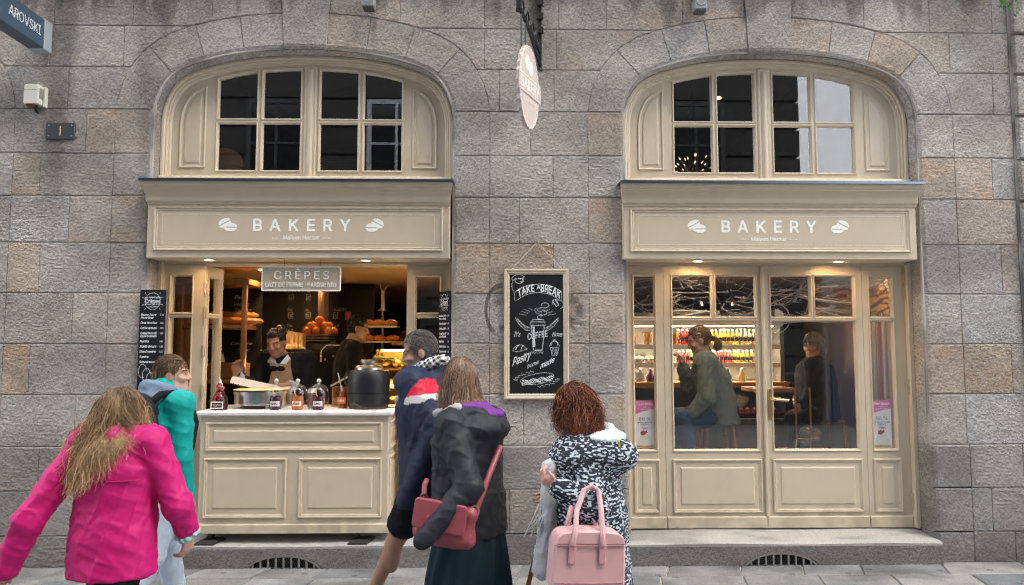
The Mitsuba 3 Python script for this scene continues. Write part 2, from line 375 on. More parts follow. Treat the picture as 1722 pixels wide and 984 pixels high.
cuts = [-1.0, -.763, -.465, -key_w, key_w, .465, .763, 1.0]
vt = {CL: [.4, .4, .35, .38, .3, .66, .62, .5, .42], CR: [.42, .35, .25, .6, .35, .66, .35, .8, .3], C3: [.4] * 9}
for c in (CL, CR, C3):
    cv = curve(c)[::-1]; rel = cv[:, 0] - c
    d = np.gradient(cv, axis=0); d /= np.linalg.norm(d, axis=1, keepdims=True); nn = np.stack([-d[:, 1], d[:, 0]], 1)
    ext = cv + nn * RT
    s = np.concatenate([[0], np.cumsum(np.linalg.norm(np.diff(cv, axis=0), axis=1))])
    sc = [0] + [float(np.interp(q, rel, s)) for q in cuts] + [s[-1]]
    for i in range(9):
        if c == C3 and i < 5: continue
        ss = np.linspace(sc[i], sc[i + 1], 9 if i in (0, 8) else 6)
        a = np.stack([np.interp(ss, s, cv[:, k]) for k in (0, 1)], 1); b = np.stack([np.interp(ss, s, ext[:, k]) for k in (0, 1)], 1)
        if i == 0: a[0] = (c - HW, 3.445); b[0] = (c - HW - RT, 3.445)
        if i == 8: a[-1] = (c + HW, 3.445); b[-1] = (c + HW + RT, 3.445)
        if i == 4: b = np.array([[c - key_w - .03, 4.46], [c + key_w + .03, 4.46]])
        stone(np.vstack([a, b[::-1]]), vt[c][i], 1.04 if i == 4 else 1.0, -.012 if i == 4 else 0, .42, OPEN[c])
# closing of the third arch, upper wall, ledge
add(wall + '__infill', plate(OPEN[C3].intersection(WALL), .2, .3), 'm_mortar')
add(wall + '__ledge', cbox(-9, 4.02, -.14, .3, 4.62, 4.75, .01), 'm_stone', uv=(.4, .8))
add(wall + '__upper_wall', [box(-9, 4.02, .004, .4, 4.80, 9.5), box(-9, -4.45, .004, .4, 0, 4.80)], 'm_stone', uv=(.4, 1.0))

nb = thing('rusticated_wall', 'edge of the neighbouring building with deep joints between proud granite blocks', 'wall')
add(nb + '__backing', box(4.022, 9, .0, .4, 0, 9.5), 'm_mortar')
for k in range(14):
    z0, z1 = CS[k] - .02, CS[k + 1] - .02
    for xa, xb in (((4.03, 4.62), (4.62, 5.3)) if k % 2 else ((4.03, 4.9), (4.9, 5.3))):
        stone([[xa, z0], [xb, z0], [xb, z1], [xa, z1]], [.3, .08, .4, .2][k % 4], 1.0, -.045 if k >= 3 else -.06, .01, key=nb + '__block', jt=.014)

# ================================================================ steps with cellar grilles
for c, nm in ((CL, 'front step under the open crêpe counter'), (CR, 'front step under the closed double doors')):
    st = thing('stone_step', 'worn granite ' + nm + ', with an arched vent', 'step')
    x0, x1 = c - 1.155, c + 1.15
    n = 24; xs = np.linspace(x0, x1, n); prof = [(-.10, 0.0), (-.10, .188), (-.094, .203), (-.08, .210), (.21, .243), (.40, .250), (.40, 0)]
    hole = Polygon(np.vstack([arc(c - .05, G - .04, .29, .135, 0, 180, 24)]))
    fr = Polygon(rect(x0, x1, 0, .188)).difference(hole)
    add(st + '__riser', plate(fr, -.10, -.03), 'm_stone', uv=(.2, .62))
    ms = []
    v, f = [], []
    pp = np.array(prof[1:]); 
    for xx in xs:
        w = .003 * math.sin(xx * 5) + rng.uniform(-.0015, .0015)
        for i, (py, pz) in enumerate(pp):
            e = (xx == xs[0]) * .0 + (xx == xs[-1]) * 0
            v.append((xx, py, pz + (w if 1 <= i <= 3 else 0)))
    m_ = len(pp)
    for a in range(n - 1):
        for b in range(m_ - 1):
            q = a * m_ + b; f += [[q, q + m_, q + m_ + 1], [q, q + m_ + 1, q + 1]]
    ms.append(M(v, f))
    ms += [box(x0, x0 + .02, -.09, .3, 0, .2), box(x1 - .02, x1, -.09, .3, 0, .2)]
    add(st + '__tread', ms, 'm_step')
    cx = c - .05
    add(st + '__recess', box(cx - .31, cx + .31, -.028, -.02, 0, .18), 'm_matte', color=(.02, .02, .02))
    bars = [stroke(arc(cx, G - .04, .275, .128, 0, 180, 24), -.088, .014, .012)]
    for i, q in enumerate(np.linspace(-.22, .22, 9)):
        top = G - .04 + .128 * math.sqrt(1 - (q / .275) ** 2)
        bars.append(box(cx + q - .006, cx + q + .006, -.098, -.084, G - .03, top + (.035 if i in (2, 6) else 0)))
        if i in (2, 6): bars.append(ball((cx + q, -.091, top + .042), .011, 1, (1, .6, 1.5)))
    gr = add(st + '__grille', bars, 'm_satin', color=(.17, .17, .165))
    mesh_bits = []
    for q in np.arange(-.25, .25, .018):
        h = .112 * math.sqrt(max(0, 1 - (q / .265) ** 2))
        for sgn in (-1, 1): mesh_bits.append(stroke([(cx + q, G - .03), (cx + q + sgn * h * .6, G - .03 + h)], -.045, .004, .003))
    k = add(gr + '__mesh', mesh_bits, 'm_satin', color=(.10, .10, .10)); tag(k, kind='stuff')

# ================================================================ painted joinery
GY = .022                                               # the glass lies this far behind the face of its frame
def pane(parent, P, y, mat='m_glass'): return add(parent + '__pane', rings(P, [(0, y)]), mat)
def sticking(P, y): # moulding around a glass opening
    return rings(inset_poly(ccw(P), -.013), [(0, y + .002), (0, y - .005), (.004, y - .009), (.009, y - .008), (.013, y), (.017, y + .012), (.019, y + .024)], cap=False)
def moulded(P, y, w=.055, field=True):
    lv = [(0, y + .002), (0, y - .009), (.005, y - .014), (.011, y - .013), (.014, y - .007), (.019, y - .009), (.024, y - .006), (.027, y - .0015), (w, y - .0015)]
    if field: lv += [(w + .004, y - .006), (w + .010, y - .009)]
    return rings(P, lv)

def leaf(name, label, x0, x1, y, panes, panels, kick, z0, z1, group=None, th=.045):
    k = thing(name, label, 'door', group)
    body = Polygon(rect(x0, x1, z0, z1)).difference(unary_union([Polygon(rect(*p)) for p in panes]))
    add(k + '__frame', [plate(body, y, y + th)] + [sticking(rect(*p), y) for p in panes], 'm_paint')
    for p in panes: pane(k, inset_poly(rect(*p), -.002), y + GY)
    for p in panels: add(k + '__panel', moulded(rect(*p), y, min(.06, (p[1] - p[0]) * .3)), 'm_paint')
    if kick: add(k + '__kick_board', rings(rect(x0 + .001, x1 - .001, z0, kick), [(0, y + .002), (0, y - .012), (.006, y - .016)]), 'm_paint')
    return k

DY, DB, DT = .20, .250, 2.277
def hinge(k, x, z, h=.12, y=DY): add(k + '__hinge', [tube([(x, y - .014, z - h / 2), (x, y - .014, z + h / 2)], .009, 8), cbox(x - .014, x + .014, y - .010, y + .004, z - h / 2 + .01, z + h / 2 - .01, .002)], 'm_satin', color=(.40, .33, .23))
LB = [('arched_window', CL, 'left'), ('arched_window', CR, 'right')]
for nm, c, side in LB:
    W_ = thing(nm, 'arched cream window over the open crêpe counter' if c == CL else 'arched cream window over the double doors, one side mirroring pale sky', 'window')
    op = OPEN[c].intersection(sbox(-9, 2.905, 9, 9)); wy = .17
    full = np.array(op.simplify(.001).exterior.coords)[:-1]
    shp = Polygon(inset_poly(ccw(full), .094)); sidep = Polygon(inset_poly(ccw(full), .128))
    panes = []
    for a, b in ((-.715, -.412), (-.366, -.07), (.083, .382), (.428, .728)):
        panes.append(sbox(c + a, 3.018, c + b, 3.396)); panes.append(sbox(c + a, 3.432, c + b, 4.2).intersection(shp))
    sides = [sbox(c - 1.02, 3.035, c - .805, 4).intersection(sidep), sbox(c + .812, 3.035, c + 1.03, 4).intersection(sidep)]
    board = op.difference(unary_union(panes))
    fr = [plate(board, wy, wy + .05)]
    out = inset_poly(ccw(full), .001)
    fr.append(rings(out, [(0, wy + .03), (0, wy - .045), (.006, wy - .052), (.022, wy - .050), (.030, wy - .036), (.040, wy - .036), (.046, wy - .018), (.056, wy - .016), (.064, wy - .004), (.066, wy + .002)], cap=False))
    add(W_ + '__frame', fr, 'm_paint')
    add(W_ + '__sill', rings(rect(c - HW + .002, c + HW - .002, 2.900, 2.955), [(0, wy), (0, wy - .075), (.008, wy - .088), (.018, wy - .092)]), 'm_paint')
    xm = c + .0065
    add(W_ + '__mullion', cat([M(*(lambda a: (a.vertices, a.faces))(tube([(xm, wy - .002, 2.955), (xm, wy - .002, 3.83)], .026, 12))), cbox(xm - .048, xm + .048, wy - .012, wy + .01, 2.955, 3.86, .006)]), 'm_paint', smooth=40)
    for i, sx in enumerate((-1, 1)):
        cs = add(W_ + '__casement', [sticking(np.array(p.simplify(.002).exterior.coords)[:-1], wy) for p in (panes[:4] if sx < 0 else panes[4:])], 'm_paint')
        for p in (panes[:4] if sx < 0 else panes[4:]):
            add(cs + '__pane', rings(inset_poly(ccw(np.array(p.simplify(.002).exterior.coords)[:-1]), -.002), [(0, wy + GY)]), 'm_glass')
    for p in sides:
        P = np.array(p.simplify(.003).exterior.coords)[:-1]
        add(W_ + '__side_panel', rings(P, [(0, wy + .002), (0, wy - .008), (.005, wy - .012), (.012, wy - .009), (.016, wy - .0015), (.036, wy - .0015), (.040, wy - .006), (.046, wy - .008)]), 'm_paint')

    # fascia with cornice, lettering and soffit lamps
    F = thing('shop_sign', 'cream fascia board lettered BAKERY over the ' + ('open crêpe counter' if c == CL else 'closed double doors'), 'sign')
    x0, x1, fy = (c - 1.125, c + 1.125, -.06) if c == CL else (c - 1.168, c + 1.068, -.06)
    add(F + '__board', [cbox(x0, x1, fy, DY - .02, 2.298, 2.73, .004)], 'm_paint')
    add(F + '__border', rings(rect(x0 + .05, x1 - .05, 2.352, 2.680), [(0, fy + .002), (0, fy - .010), (.006, fy - .016), (.012, fy - .012), (.016, fy - .006), (.024, fy - .008), (.028, fy - .0015), (.05, fy - .0015)]), 'm_paint')
    cp = [(fy + .02, 2.700), (fy - .008, 2.700), (fy - .010, 2.715), (fy - .022, 2.722), (fy - .026, 2.735), (fy - .024, 2.752), (fy - .032, 2.78), (fy - .052, 2.805), (fy - .060, 2.812), (fy - .060, 2.822), (fy - .066, 2.825), (fy - .074, 2.838), (fy - .080, 2.86), (fy - .080, 2.872), (.10, 2.872), (.10, 2.70)]
    v, f = [], []
    for sx, xe in ((-1, x0), (1, x1)):
        for py, pz in cp: v.append((xe + sx * max(0, fy - py) * .32, py, pz))
    n = len(cp)
    for a in range(n): b = (a + 1) % n; f += [[a, b, n + b], [a, n + b, n + a]]
    pv, pf = trimesh.creation.triangulate_polygon(Polygon(cp), engine='earcut')
    ix = np.linalg.norm(pv[:, None] - np.array(cp)[None], axis=2).argmin(1)[pf]; f += ix.tolist() + (ix + n).tolist()
    add(F + '__cornice', M(v, f), 'm_paint', smooth=35)
    lead = [cbox(x0 - .035, x1 + .035, fy - .092, .12, 2.873, 2.879, .002), cbox(x0 - .035, x1 + .035, fy - .094, fy - .088, 2.858, 2.879, .0015)]
    add(F + '__lead_flashing', lead, 'm_metal', color=(.20, .24, .30))
    ink = (.88, .90, .86)
    cx = c + (.02 if c == CL else -.062)
    letters(F, 'BAKERY', cx - .372, 2.503, .088, fy - .0015, .735, 'm_matte', ink, bold=True)
    add(F + '__name', [text('Maison Hector', cx - .138, 2.437, .030, fy - .0015, width=.270, bold=True), stroke([(cx - .225, 2.447), (cx - .155, 2.447)], fy - .0015, .003), stroke([(cx + .15, 2.447), (cx + .22, 2.447)], fy - .0015, .003),
        stroke([(cx - .215, 2.452), (cx - .165, 2.452)], fy - .0015, .002), stroke([(cx + .16, 2.452), (cx + .21, 2.452)], fy - .0015, .002)], 'm_matte', color=(.86, .84, .80))
    bd = rect(x0 + .112, x1 - .112, 2.405, 2.628)
    add(F + '__painted_line', rings(bd, [(0, fy - .0035), (.004, fy - .0035)], cap=False), 'm_matte', color=(.74, .68, .58))
    for sx in (-1, 1):      # a pair of macaroons either side of the word
        mx = cx + (-.55 if sx < 0 else .545)
        g = []
        for (ox, oz, a) in ((-.022 * -sx, .020, 28 * -sx), (.022 * -sx, -.012, 0)):
            for lid in (0, 1):
                aa = np.radians(np.linspace(0, 180, 14) + 180 * lid); P = np.stack([.048 * np.cos(aa), .030 * np.sin(aa) * (1 if not lid else .9) + (.004 if not lid else -.004)], 1)
                ra = math.radians(a); P = P @ np.array([[math.cos(ra), math.sin(ra)], [-math.sin(ra), math.cos(ra)]]) + [mx + ox, 2.540 + oz]
                g.append(plate(Polygon(P), fy - (.004 if a == 0 else .003), fy - .0015))
        add(F + '__emblem', g, 'm_matte', color=ink)
    for lx in ((c - .69, c + .485) if c == CL else (c - .59, c + .50)):
        k = add(F + '__soffit_lamp', lathe([(.045, 0), (.045, -.006), (.036, -.008), (.034, .0), (.0, .002)], 20, (lx, .02, 2.297)), 'm_satin', color=(.6, .58, .5))
        glow(k + '__bulb', lathe([(.0, -.0028), (.030, -.003)], 16, (lx, .02, 2.297)), 28)
    for xj in (c - HW + .001, c + HW - .035): add(F + '__jamb', cbox(xj, xj + .034, DY - .05, DY + .2, DB, 2.297, .003), 'm_paint')
# right shop: narrow leaf, double doors, narrow leaf
PZ = (.366, .772); TB = (1.842, 1.872); GT, GB_ = 2.198, .842
def panes4(a, b, mid=None):
    out = [(a, b, GB_, TB[0])]
    if mid: out += [(a, mid - .018, TB[1], GT), (mid + .018, b, TB[1], GT)]
    else: out.append((a, b, TB[1], GT))
    return out
sl = leaf('side_leaf', 'narrow glazed leaf with a pink and white poster, next to the central pier', 1.024, 1.309, DY, panes4(1.076, 1.239), [(1.062, 1.262, *PZ)], .338, DB, DT)
d1 = leaf('shop_door', 'glazed door leaf with the seated customer behind its glass', 1.312, 2.086, DY, panes4(1.379, 2.039, 1.707), [(1.362, 2.056, *PZ)], .338, DB, DT)
d2 = leaf('shop_door', 'glazed door leaf with the brass lever handle', 2.089, 2.884, DY, panes4(2.160, 2.826, 2.493), [(2.140, 2.842, *PZ)], .338, DB, DT)
sr = leaf('side_leaf', 'narrow glazed leaf with a pink and white poster, beside the rusticated wall', 2.887, 3.222, DY, panes4(2.945, 3.125), [(2.930, 3.15, *PZ)], .338, DB, DT)
add(d2 + '__cover_strip', cbox(2.078, 2.103, DY - .022, DY + .001, .34, DT - .002, .006), 'm_paint')
for z in (2.205, 2.07, 1.33, .45): hinge(sr, 3.224, z)
for z in (2.165, 1.98, 1.325): hinge(sl, 1.020, z)
hk = add(d2 + '__handle', [cbox(2.118, 2.140, DY - .012, DY, 1.075, 1.315, .004)], 'm_metal', color=(.62, .44, .20))
add(hk + '__lever', [tube([(2.129, DY - .01, 1.232), (2.129, DY - .055, 1.232), (2.150, DY - .062, 1.232), (2.255, DY - .062, 1.226)], [.009, .009, .011, .011], 10)], 'm_metal', color=(.70, .50, .24), smooth=50)
add(d2 + '__round_sticker', [plate(Polygon(arc(2.20, 1.862, .078, .078, -90, 90, 20)), DY + .030, DY + .031)], 'm_matte', color=(.52, .46, .42))
add(d2 + '__round_sticker__ring', [stroke(arc(2.20, 1.862, .118, .118, -90, 90, 24), DY + .031, .008)], 'm_matte', color=(.30, .27, .26))
for lf, xa in ((sl, 1.081), (sr, 2.948)):
    xb, za, zb, yy = xa + .152, .852, 1.222, DY + .034
    P = thing('poster', 'pink and white 50 % poster in the narrow leaf ' + ('next to the central pier' if lf == sl else 'by the rusticated wall'), 'poster')
    add(P + '__sheet', box(xa, xb, yy, yy + .001, za, zb), 'm_matte', color=(.74, .72, .72))
    pk = Polygon([(xa, zb), (xa, zb - .115)] + [(xa + .152 * t, zb - .115 + .05 * t ** .6) for t in np.linspace(.1, 1, 8)] + [(xb, zb)])
    add(P + '__pink_field', plate(pk, yy - .0015, yy - .0003), 'm_matte', color=(.62, .17, .36))
    add(P + '__white_writing', [text('Sein Malo', xa + .012, zb - .038, .020, yy - .0016, width=.128, bold=True), text('contre', xa + .055, zb - .056, .008, yy - .0016), text('le cancer du sein', xa + .03, zb - .072, .009, yy - .0016, width=.092)], 'm_matte', color=(.8, .75, .76))
    add(P + '__grey_writing', [text('50 %', xa + .03, zb - .155, .026, yy - .0006, width=.092), text('du prix de vente', xa + .02, zb - .175, .010, yy - .0006, width=.112), text('reversé à', xa + .045, zb - .192, .010, yy - .0006, width=.06), text('Ruban', xa + .05, zb - .222, .018, yy - .0006, width=.05, slant=.3)], 'm_matte', color=(.25, .24, .26))
    add(P + '__cake_print', [plate(Polygon(arc(xa + .076, za + .02, .060, .095, 0, 180, 20)), yy - .0012, yy - .0002)], 'm_matte', color=(.62, .60, .55))
    add(P + '__crust_print', [plate(Polygon(rect(xa + .012, xa + .140, za + .006, za + .022)), yy - .0014, yy - .0002)], 'm_matte', color=(.42, .28, .09))
    add(P + '__berry_print', [plate(Polygon(arc(xa + .062, za + .118, .022, .018, 0, 360, 14)), yy - .0020, yy - .0014), plate(Polygon([(xa + .07, za + .115), (xa + .1, za + .118), (xa + .088, za + .142)]), yy - .0028, yy - .0021)], 'm_matte', color=(.30, .03, .05))
# left shop: fixed leaves at both ends, the first one with its partner folded into the shop
lf = leaf('side_leaf', 'glazed leaf left of the crêpe counter behind the tall menu', -2.600, -2.262, DY, [(-2.525, -2.362, GB_, 1.868), (-2.525, -2.362, 1.902, 2.19)], [(-2.54, -2.34, *PZ)], .338, DB, DT)
rf = leaf('side_leaf', 'glazed leaf right of the crêpe counter behind the grey haired man', -.700, -.362, DY, [(-.628, -.440, GB_, 1.868), (-.628, -.440, 1.902, 2.19)], [(-.64, -.425, *PZ)], .338, DB, DT)
for z in (2.10, 1.9, 1.6, 1.3, .9): hinge(lf, -2.258, z, .10)
fl = leaf('folded_leaf', 'glazed door leaf folded back into the shop left of the crêpe counter', 0, .33, 0, [(.07, .26, GB_, 1.868), (.07, .26, 1.902, 2.19)], [(.05, .28, *PZ)], .338, DB, DT)
for k in [k for k in scene if k.startswith(fl + '__')]:
    scene[k]['to_world'] = T().translate([-2.285, DY + .05, 0]).rotate([0, 0, 1], 86)
# ================================================================ the rooms behind
FZ, CZ = .225, 2.34
def struct(name, mesh, mat, color=None):
    k = add(name, mesh, mat, color); tag(k, kind='structure'); return k
struct('interior_floor', [box(-3.0, 3.6, .20, 6.3, .0, FZ)], 'm_satin', (.16, .15, .14))
struct('interior_ceiling', [box(-3.0, 3.6, .405, 6.3, CZ, 2.60)], 'm_matte', (.34, .21, .12))
struct('interior_wall', [box(-3.1, -2.9, .405, 6.3, FZ, CZ)], 'm_matte', (.16, .09, .05))
struct('interior_wall', [box(-3.0, 3.6, 6.2, 6.4, FZ, CZ)], 'm_matte', (.05, .035, .03))
struct('interior_wall', [box(3.42, 3.6, .405, 6.3, FZ, CZ)], 'm_matte', (.42, .34, .25))
struct('interior_wall', [box(.25, .5, 1.2, 6.19, FZ, CZ)], 'm_matte', (.08, .06, .05))
struct('upper_floor', [box(-3.0, 3.6, .185, 6.3, 2.70, 2.895)], 'm_matte', (.14, .10, .07))
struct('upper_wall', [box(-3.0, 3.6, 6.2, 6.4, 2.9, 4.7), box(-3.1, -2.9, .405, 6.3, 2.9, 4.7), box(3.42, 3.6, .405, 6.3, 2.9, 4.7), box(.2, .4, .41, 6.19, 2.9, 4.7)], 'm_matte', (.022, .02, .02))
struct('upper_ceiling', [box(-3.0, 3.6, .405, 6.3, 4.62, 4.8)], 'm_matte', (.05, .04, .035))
for c in (CL, CR): add(('shop_sign' if c == CL else 'shop_sign_001') + '__door_head', cbox(c - HW + .036, c + HW - .036, DY - .018, DY + .19, DT + .002, 2.62, .002), 'm_paint')

def spot(x, y, z, s, label, r=.04, group='downlights in the shop ceiling', c=WARM):
    k = thing('ceiling_spot', label, 'light', group)
    add(k + '__rim', lathe([(r + .012, 0), (r + .012, -.008), (r, -.010), (r, .0)], 16, (x, y, z)), 'm_satin', color=(.5, .48, .45))
    glow(k + '__bulb', lathe([(0, -.0055), (r, -.006)], 12, (x, y, z)), s, c)
for x, y in ((-2.1, 1.1), (-.9, 2.4), (-1.9, 2.2)):
    spot(x, y, CZ, 34, 'small warm downlight set in the brown ceiling behind the crêpe counter')
spot(-1.70, .52, CZ, 22, 'bright downlight at the front edge of the ceiling over the marble top', .045, None, (1, .82, .6))
spot(1.62, .50, CZ, 26, 'bright downlight at the front edge of the ceiling over the seated customer', .045, None, (1, .86, .66))
for x, y in ((1.7, 1.2), (2.25, 1.4)):
    spot(x, y, CZ, 9, 'small warm downlight set in the ceiling over the drinks shelves')
spot(3.22, .80, CZ, 16, 'small warm downlight near the beige wall at the far end', group=None)
spot(-1.56, 1.55, 4.61, 1.5, 'lone warm downlight in the dark room behind the arched window over the crêpe counter', .06, None)
spot(2.62, 3.0, 4.61, 1.5, 'lone warm downlight in the dark room behind the arched window over the double doors', .06, None)
ch = thing('chandelier', 'round burst chandelier of many tiny warm bulbs behind the arched window', 'lamp')
stems, bulbs = [], []
cc = np.array([1.90, 1.5, 3.29])
for i in range(52):
    zf = 1 - 2 * (i + .5) / 52; a = i * 2.39996; d = np.array([math.cos(a) * math.sqrt(1 - zf * zf), math.sin(a) * math.sqrt(1 - zf * zf), zf])
    e = cc + d * rng.uniform(.18, .23); stems.append(tube([cc + d * .05, e], .003, 3)); bulbs.append(tube([e, e + d * .014, e + d * .028], [.005, .006, .002], 5))
add(ch + '__stems', stems + [ball(cc, .06, 1), tube([cc, cc + [0, 0, 1.33]], .008, 6)], 'm_metal', color=(.4, .28, .12)); tag(ch + '__stems', kind='stuff')
k = glow(ch + '__bulbs', cat(bulbs), .22, (1, .62, .2)); tag(k, kind='stuff')
bk = thing('storage_basket', 'dim reddish wicker basket behind the lower corner pane of the arched window', 'basket')
add(bk + '__body', lathe([(.13, 2.90), (.19, 3.12), (.20, 3.14), (.18, 3.14), (.12, 2.92)], 20, (-2.33, .75, 0)), 'm_matte', color=(.30, .13, .06))
add(bk + '__loaf', ball((-2.34, .75, 3.22), .15, 2, (1.0, .8, .85)), 'm_matte', color=(.34, .16, .08))

# ================================================================ crêpe counter
ct = thing('crepe_counter', 'cream panelled crêpe counter with a pale marble top', 'counter')
cx0, cx1, cy0, cy1 = -2.170, -.795, -.045, .56
add(ct + '__body', cbox(cx0, cx1, cy0, cy1, .30, 1.130, .003), 'm_paint')
add(ct + '__top', cbox(cx0 - .028, cx1 + .03, cy0 - .030, cy1 + .03, 1.130, 1.168, .010), 'm_marble')
scene['m_marble'] = pr(base_color=proc(lambda p, n, uv: mix((.72, .70, .68), (.45, .44, .45), smoothstep(.55, .75, fbm(p.x * 5, p.y * 9, p.z * 3, 4)))), roughness=.22, specular=.5)
add(ct + '__plinth', cbox(cx0 - .012, cx1 + .014, cy0 - .014, cy1, .285, .352, .005), 'm_paint')
def side_panel(P):
    m = moulded(P, 0, .06); v = m.vertices.copy(); m.vertices = np.stack([cx1 - v[:, 1], cy0 + v[:, 0], v[:, 2]], 1); return m
add(ct + '__panel', moulded(rect(cx0 + .042, cx1 - .045, .88, 1.085), cy0, .058), 'm_paint')
add(ct + '__panel', moulded(rect(cx0 + .036, -1.535, .395, .825), cy0, .066), 'm_paint')
add(ct + '__panel', moulded(rect(-1.445, cx1 - .045, .395, .825), cy0, .066), 'm_paint')
add(ct + '__panel', side_panel(rect(.05, .55, .88, 1.085)), 'm_paint')
add(ct + '__panel', side_panel(rect(.05, .55, .395, .825)), 'm_paint')
for i, x in enumerate((-2.09, -1.02)):
    for yy in (.02, .45): add(ct + '__caster', [rot(mv(lathe([(0, -.015), (.03, -.015), (.034, 0), (.03, .015), (0, .015)], 14), 0, 0, 0), 90, [0, 1, 0]).apply_translation((x, yy, .259)), box(x - .02, x + .02, yy - .02, yy + .02, .27, .30)], 'm_satin', color=(.03, .03, .03))
for x, wd in ((-2.085, ' near the folded leaf'), (-.985, ' below the soup kettle')):
    r = rings([[x - .07, 0], [x + .07, 0], [x + .07, .13], [x - .07, .13]], [(0, 0), (0, .006), (.012, .02)]); v = r.vertices.copy()
    r.vertices = np.stack([v[:, 0] + (v[:, 2] - .06) * .35, -.085 + v[:, 2], .2135 + v[:, 1] + .08 * v[:, 2]], 1)
    k = solo('wheel_wedge', r, 'm_matte', 'black rubber wedge on the granite step,' + wd, 'wheel wedge', (.03, .03, .03), group='wedges on the step in front of the counter')
TOP = 1.168
# bottle with a red ribbon
b = thing('liqueur_bottle', 'dark squat bottle with a red ribbon and a pourer on the marble top', 'bottle')
bx, by = -2.072, .06
add(b + '__body', lathe([(0, 0), (.055, .0), (.058, .008), (.058, .07), (.05, .10), (.028, .125), (.018, .14), (.0165, .20), (0, .20)], 20, (bx, by, TOP)), 'm_gloss', color=(.035, .012, .01), smooth=40)
add(b + '__label', mv(rings(rect(-.046, .046, .012, .065), [(0, 0)]), bx, by - .0595, TOP), 'm_matte', color=(.72, .69, .66))
add(b + '__label__dark_field', mv(rings(rect(-.038, .038, .020, .056), [(0, 0)]), bx, by - .0605, TOP), 'm_matte', color=(.05, .03, .03))
add(b + '__label__writing', [text('Grand', bx - .03, TOP + .036, .012, by - .061, width=.06, slant=.2), text('liqueur', bx - .02, TOP + .026, .005, by - .061)], 'm_matte', color=(.6, .55, .5))
add(b + '__ribbon', [tube(np.stack([bx + .024 * np.cos(a), by + .024 * np.sin(a), TOP + .12 + .01 * np.sin(3 * a) + .006 * a], 1), .006, 5) for a in [np.linspace(0, 12, 40)]] + [stroke([(bx - .01, TOP + .13), (bx - .02, TOP + .10), (bx - .012, TOP + .065)], by - .058, .012), stroke([(bx + .005, TOP + .13), (bx + .02, TOP + .11), (bx + .015, TOP + .075)], by - .058, .012)], 'm_satin', color=(.55, .02, .04))
add(b + '__neck_label', lathe([(.0175, .165), (.0175, .198)], 14, (bx, by, TOP)), 'm_matte', color=(.7, .62, .6))
add(b + '__pourer', tube([(bx, by, TOP + .2), (bx, by, TOP + .22), (bx - .006, by - .01, TOP + .245)], [.010, .006, .004], 8), 'm_satin', color=(.8, .8, .78))
# crêpe griddle
g = thing('crepe_griddle', 'round steel crêpe griddle with a pale golden crêpe on its plate', 'griddle')
gx, gy = -1.83, .27
add(g + '__base', lathe([(.15, 0), (.15, .03)], 32, (gx, gy, TOP)), 'm_satin', color=(.03, .03, .03))
add(g + '__drum', lathe([(.0, .03), (.195, .03), (.198, .035), (.198, .105), (.205, .107), (.205, .128), (.19, .130)], 40, (gx, gy, TOP)), 'm_metal', color=(.62, .62, .62), smooth=30)
add(g + '__plate', lathe([(.0, .142), (.20, .142), (.205, .138), (.205, .130), (0, .13)], 40, (gx, gy, TOP)), 'm_satin', color=(.05, .045, .04))
cr = lathe([(0, .146)] + [(.205 * t, .147) for t in (.4, .8)] + [(.207, .143), (.206, .139)], 40, (gx, gy, TOP)); add(g + '__crepe', cr, 'm_matte', color=(.60, .40, .18))
# glass domes, each over a jar
jars = []
for i, (dx, col, lc, w) in enumerate(((-1.653, (.05, .012, .03), (.72, .70, .70), 'violet jam'), (-1.492, (.42, .13, .03), (.74, .62, .5), 'amber jam'), (-1.335, (.07, .01, .02), (.72, .70, .70), 'dark red jam'))):
    dy = .055
    k = thing('glass_dome', f'clear glass dome with a knob over the jar of {w}', 'glass dome', 'glass domes over jars on the counter')
    prof = [(.076, 0), (.076, .115)] + [(.076 * math.cos(a), .115 + .076 * math.sin(a)) for a in np.linspace(.15, 1.45, 8)]
    add(k + '__bell', lathe(prof, 28, (dx, dy, TOP + .001)), 'm_crystal', smooth=True)
    add(k + '__knob', [ball((dx, dy, TOP + .215), .017, 2), tube([(dx, dy, TOP + .19), (dx, dy, TOP + .205)], .009, 8)], 'm_gloss', color=(.55, .55, .53), smooth=True)
    j = thing('jam_jar', f'small open jar of {w} with a white label under a glass dome', 'jar', 'jam jars under the domes')
    add(j + '__glass', lathe([(0, 0), (.040, 0), (.043, .006), (.043, .075), (.038, .085), (.038, .100), (.034, .100), (.034, .07), (0, .07)], 20, (dx, dy, TOP + .002)), 'm_gloss', color=col, smooth=40)
    an = np.linspace(-2.5, -.64, 10); lb = M([(dx + .0436 * math.cos(a), dy + .0436 * math.sin(a), TOP + zz) for zz in (.028, .066) for a in an], [[q, q + 1, q + 11] for q in range(9)] + [[q, q + 11, q + 10] for q in range(9)])
    add(j + '__label', lb, 'm_matte', color=lc)
    add(j + '__writing', text(['Myrtille', 'Abricot', 'Cerise'][i], dx - .024, TOP + .042, .012, dy - .0438, width=.048, bold=True), 'm_matte', color=[(.15, .03, .1), (.4, .08, .02), (.1, .02, .03)][i])
    solo('wooden_spoon', tube([(dx + .004, dy, TOP + .05), (dx - .012, dy - .01, TOP + .105), (dx - .024, dy - .012, TOP + .150)], [.010, .005, .007], 6), 'm_matte', f'small pale spoon standing in the jar of {w}', 'spoon', (.62, .44, .24), group='spoons in the jam jars')
solo('tall_jar', lathe([(0, 0), (.032, 0), (.032, .12), (.033, .121), (.033, .15), (0, .151)], 16, (-1.412, .17, TOP)), 'm_gloss', 'tall dark jar with a pale lid behind the third dome', 'jar', np.vstack([np.tile((.05, .02, .015), (48, 1)), np.tile((.62, .6, .56), (48, 1))]), smooth=False)
crate = thing('cardboard_box', 'open brown box behind the glass domes', 'box')
add(crate + '__base', [box(-1.30, -1.03, .35, .52, TOP, TOP + .01)], 'm_wood')
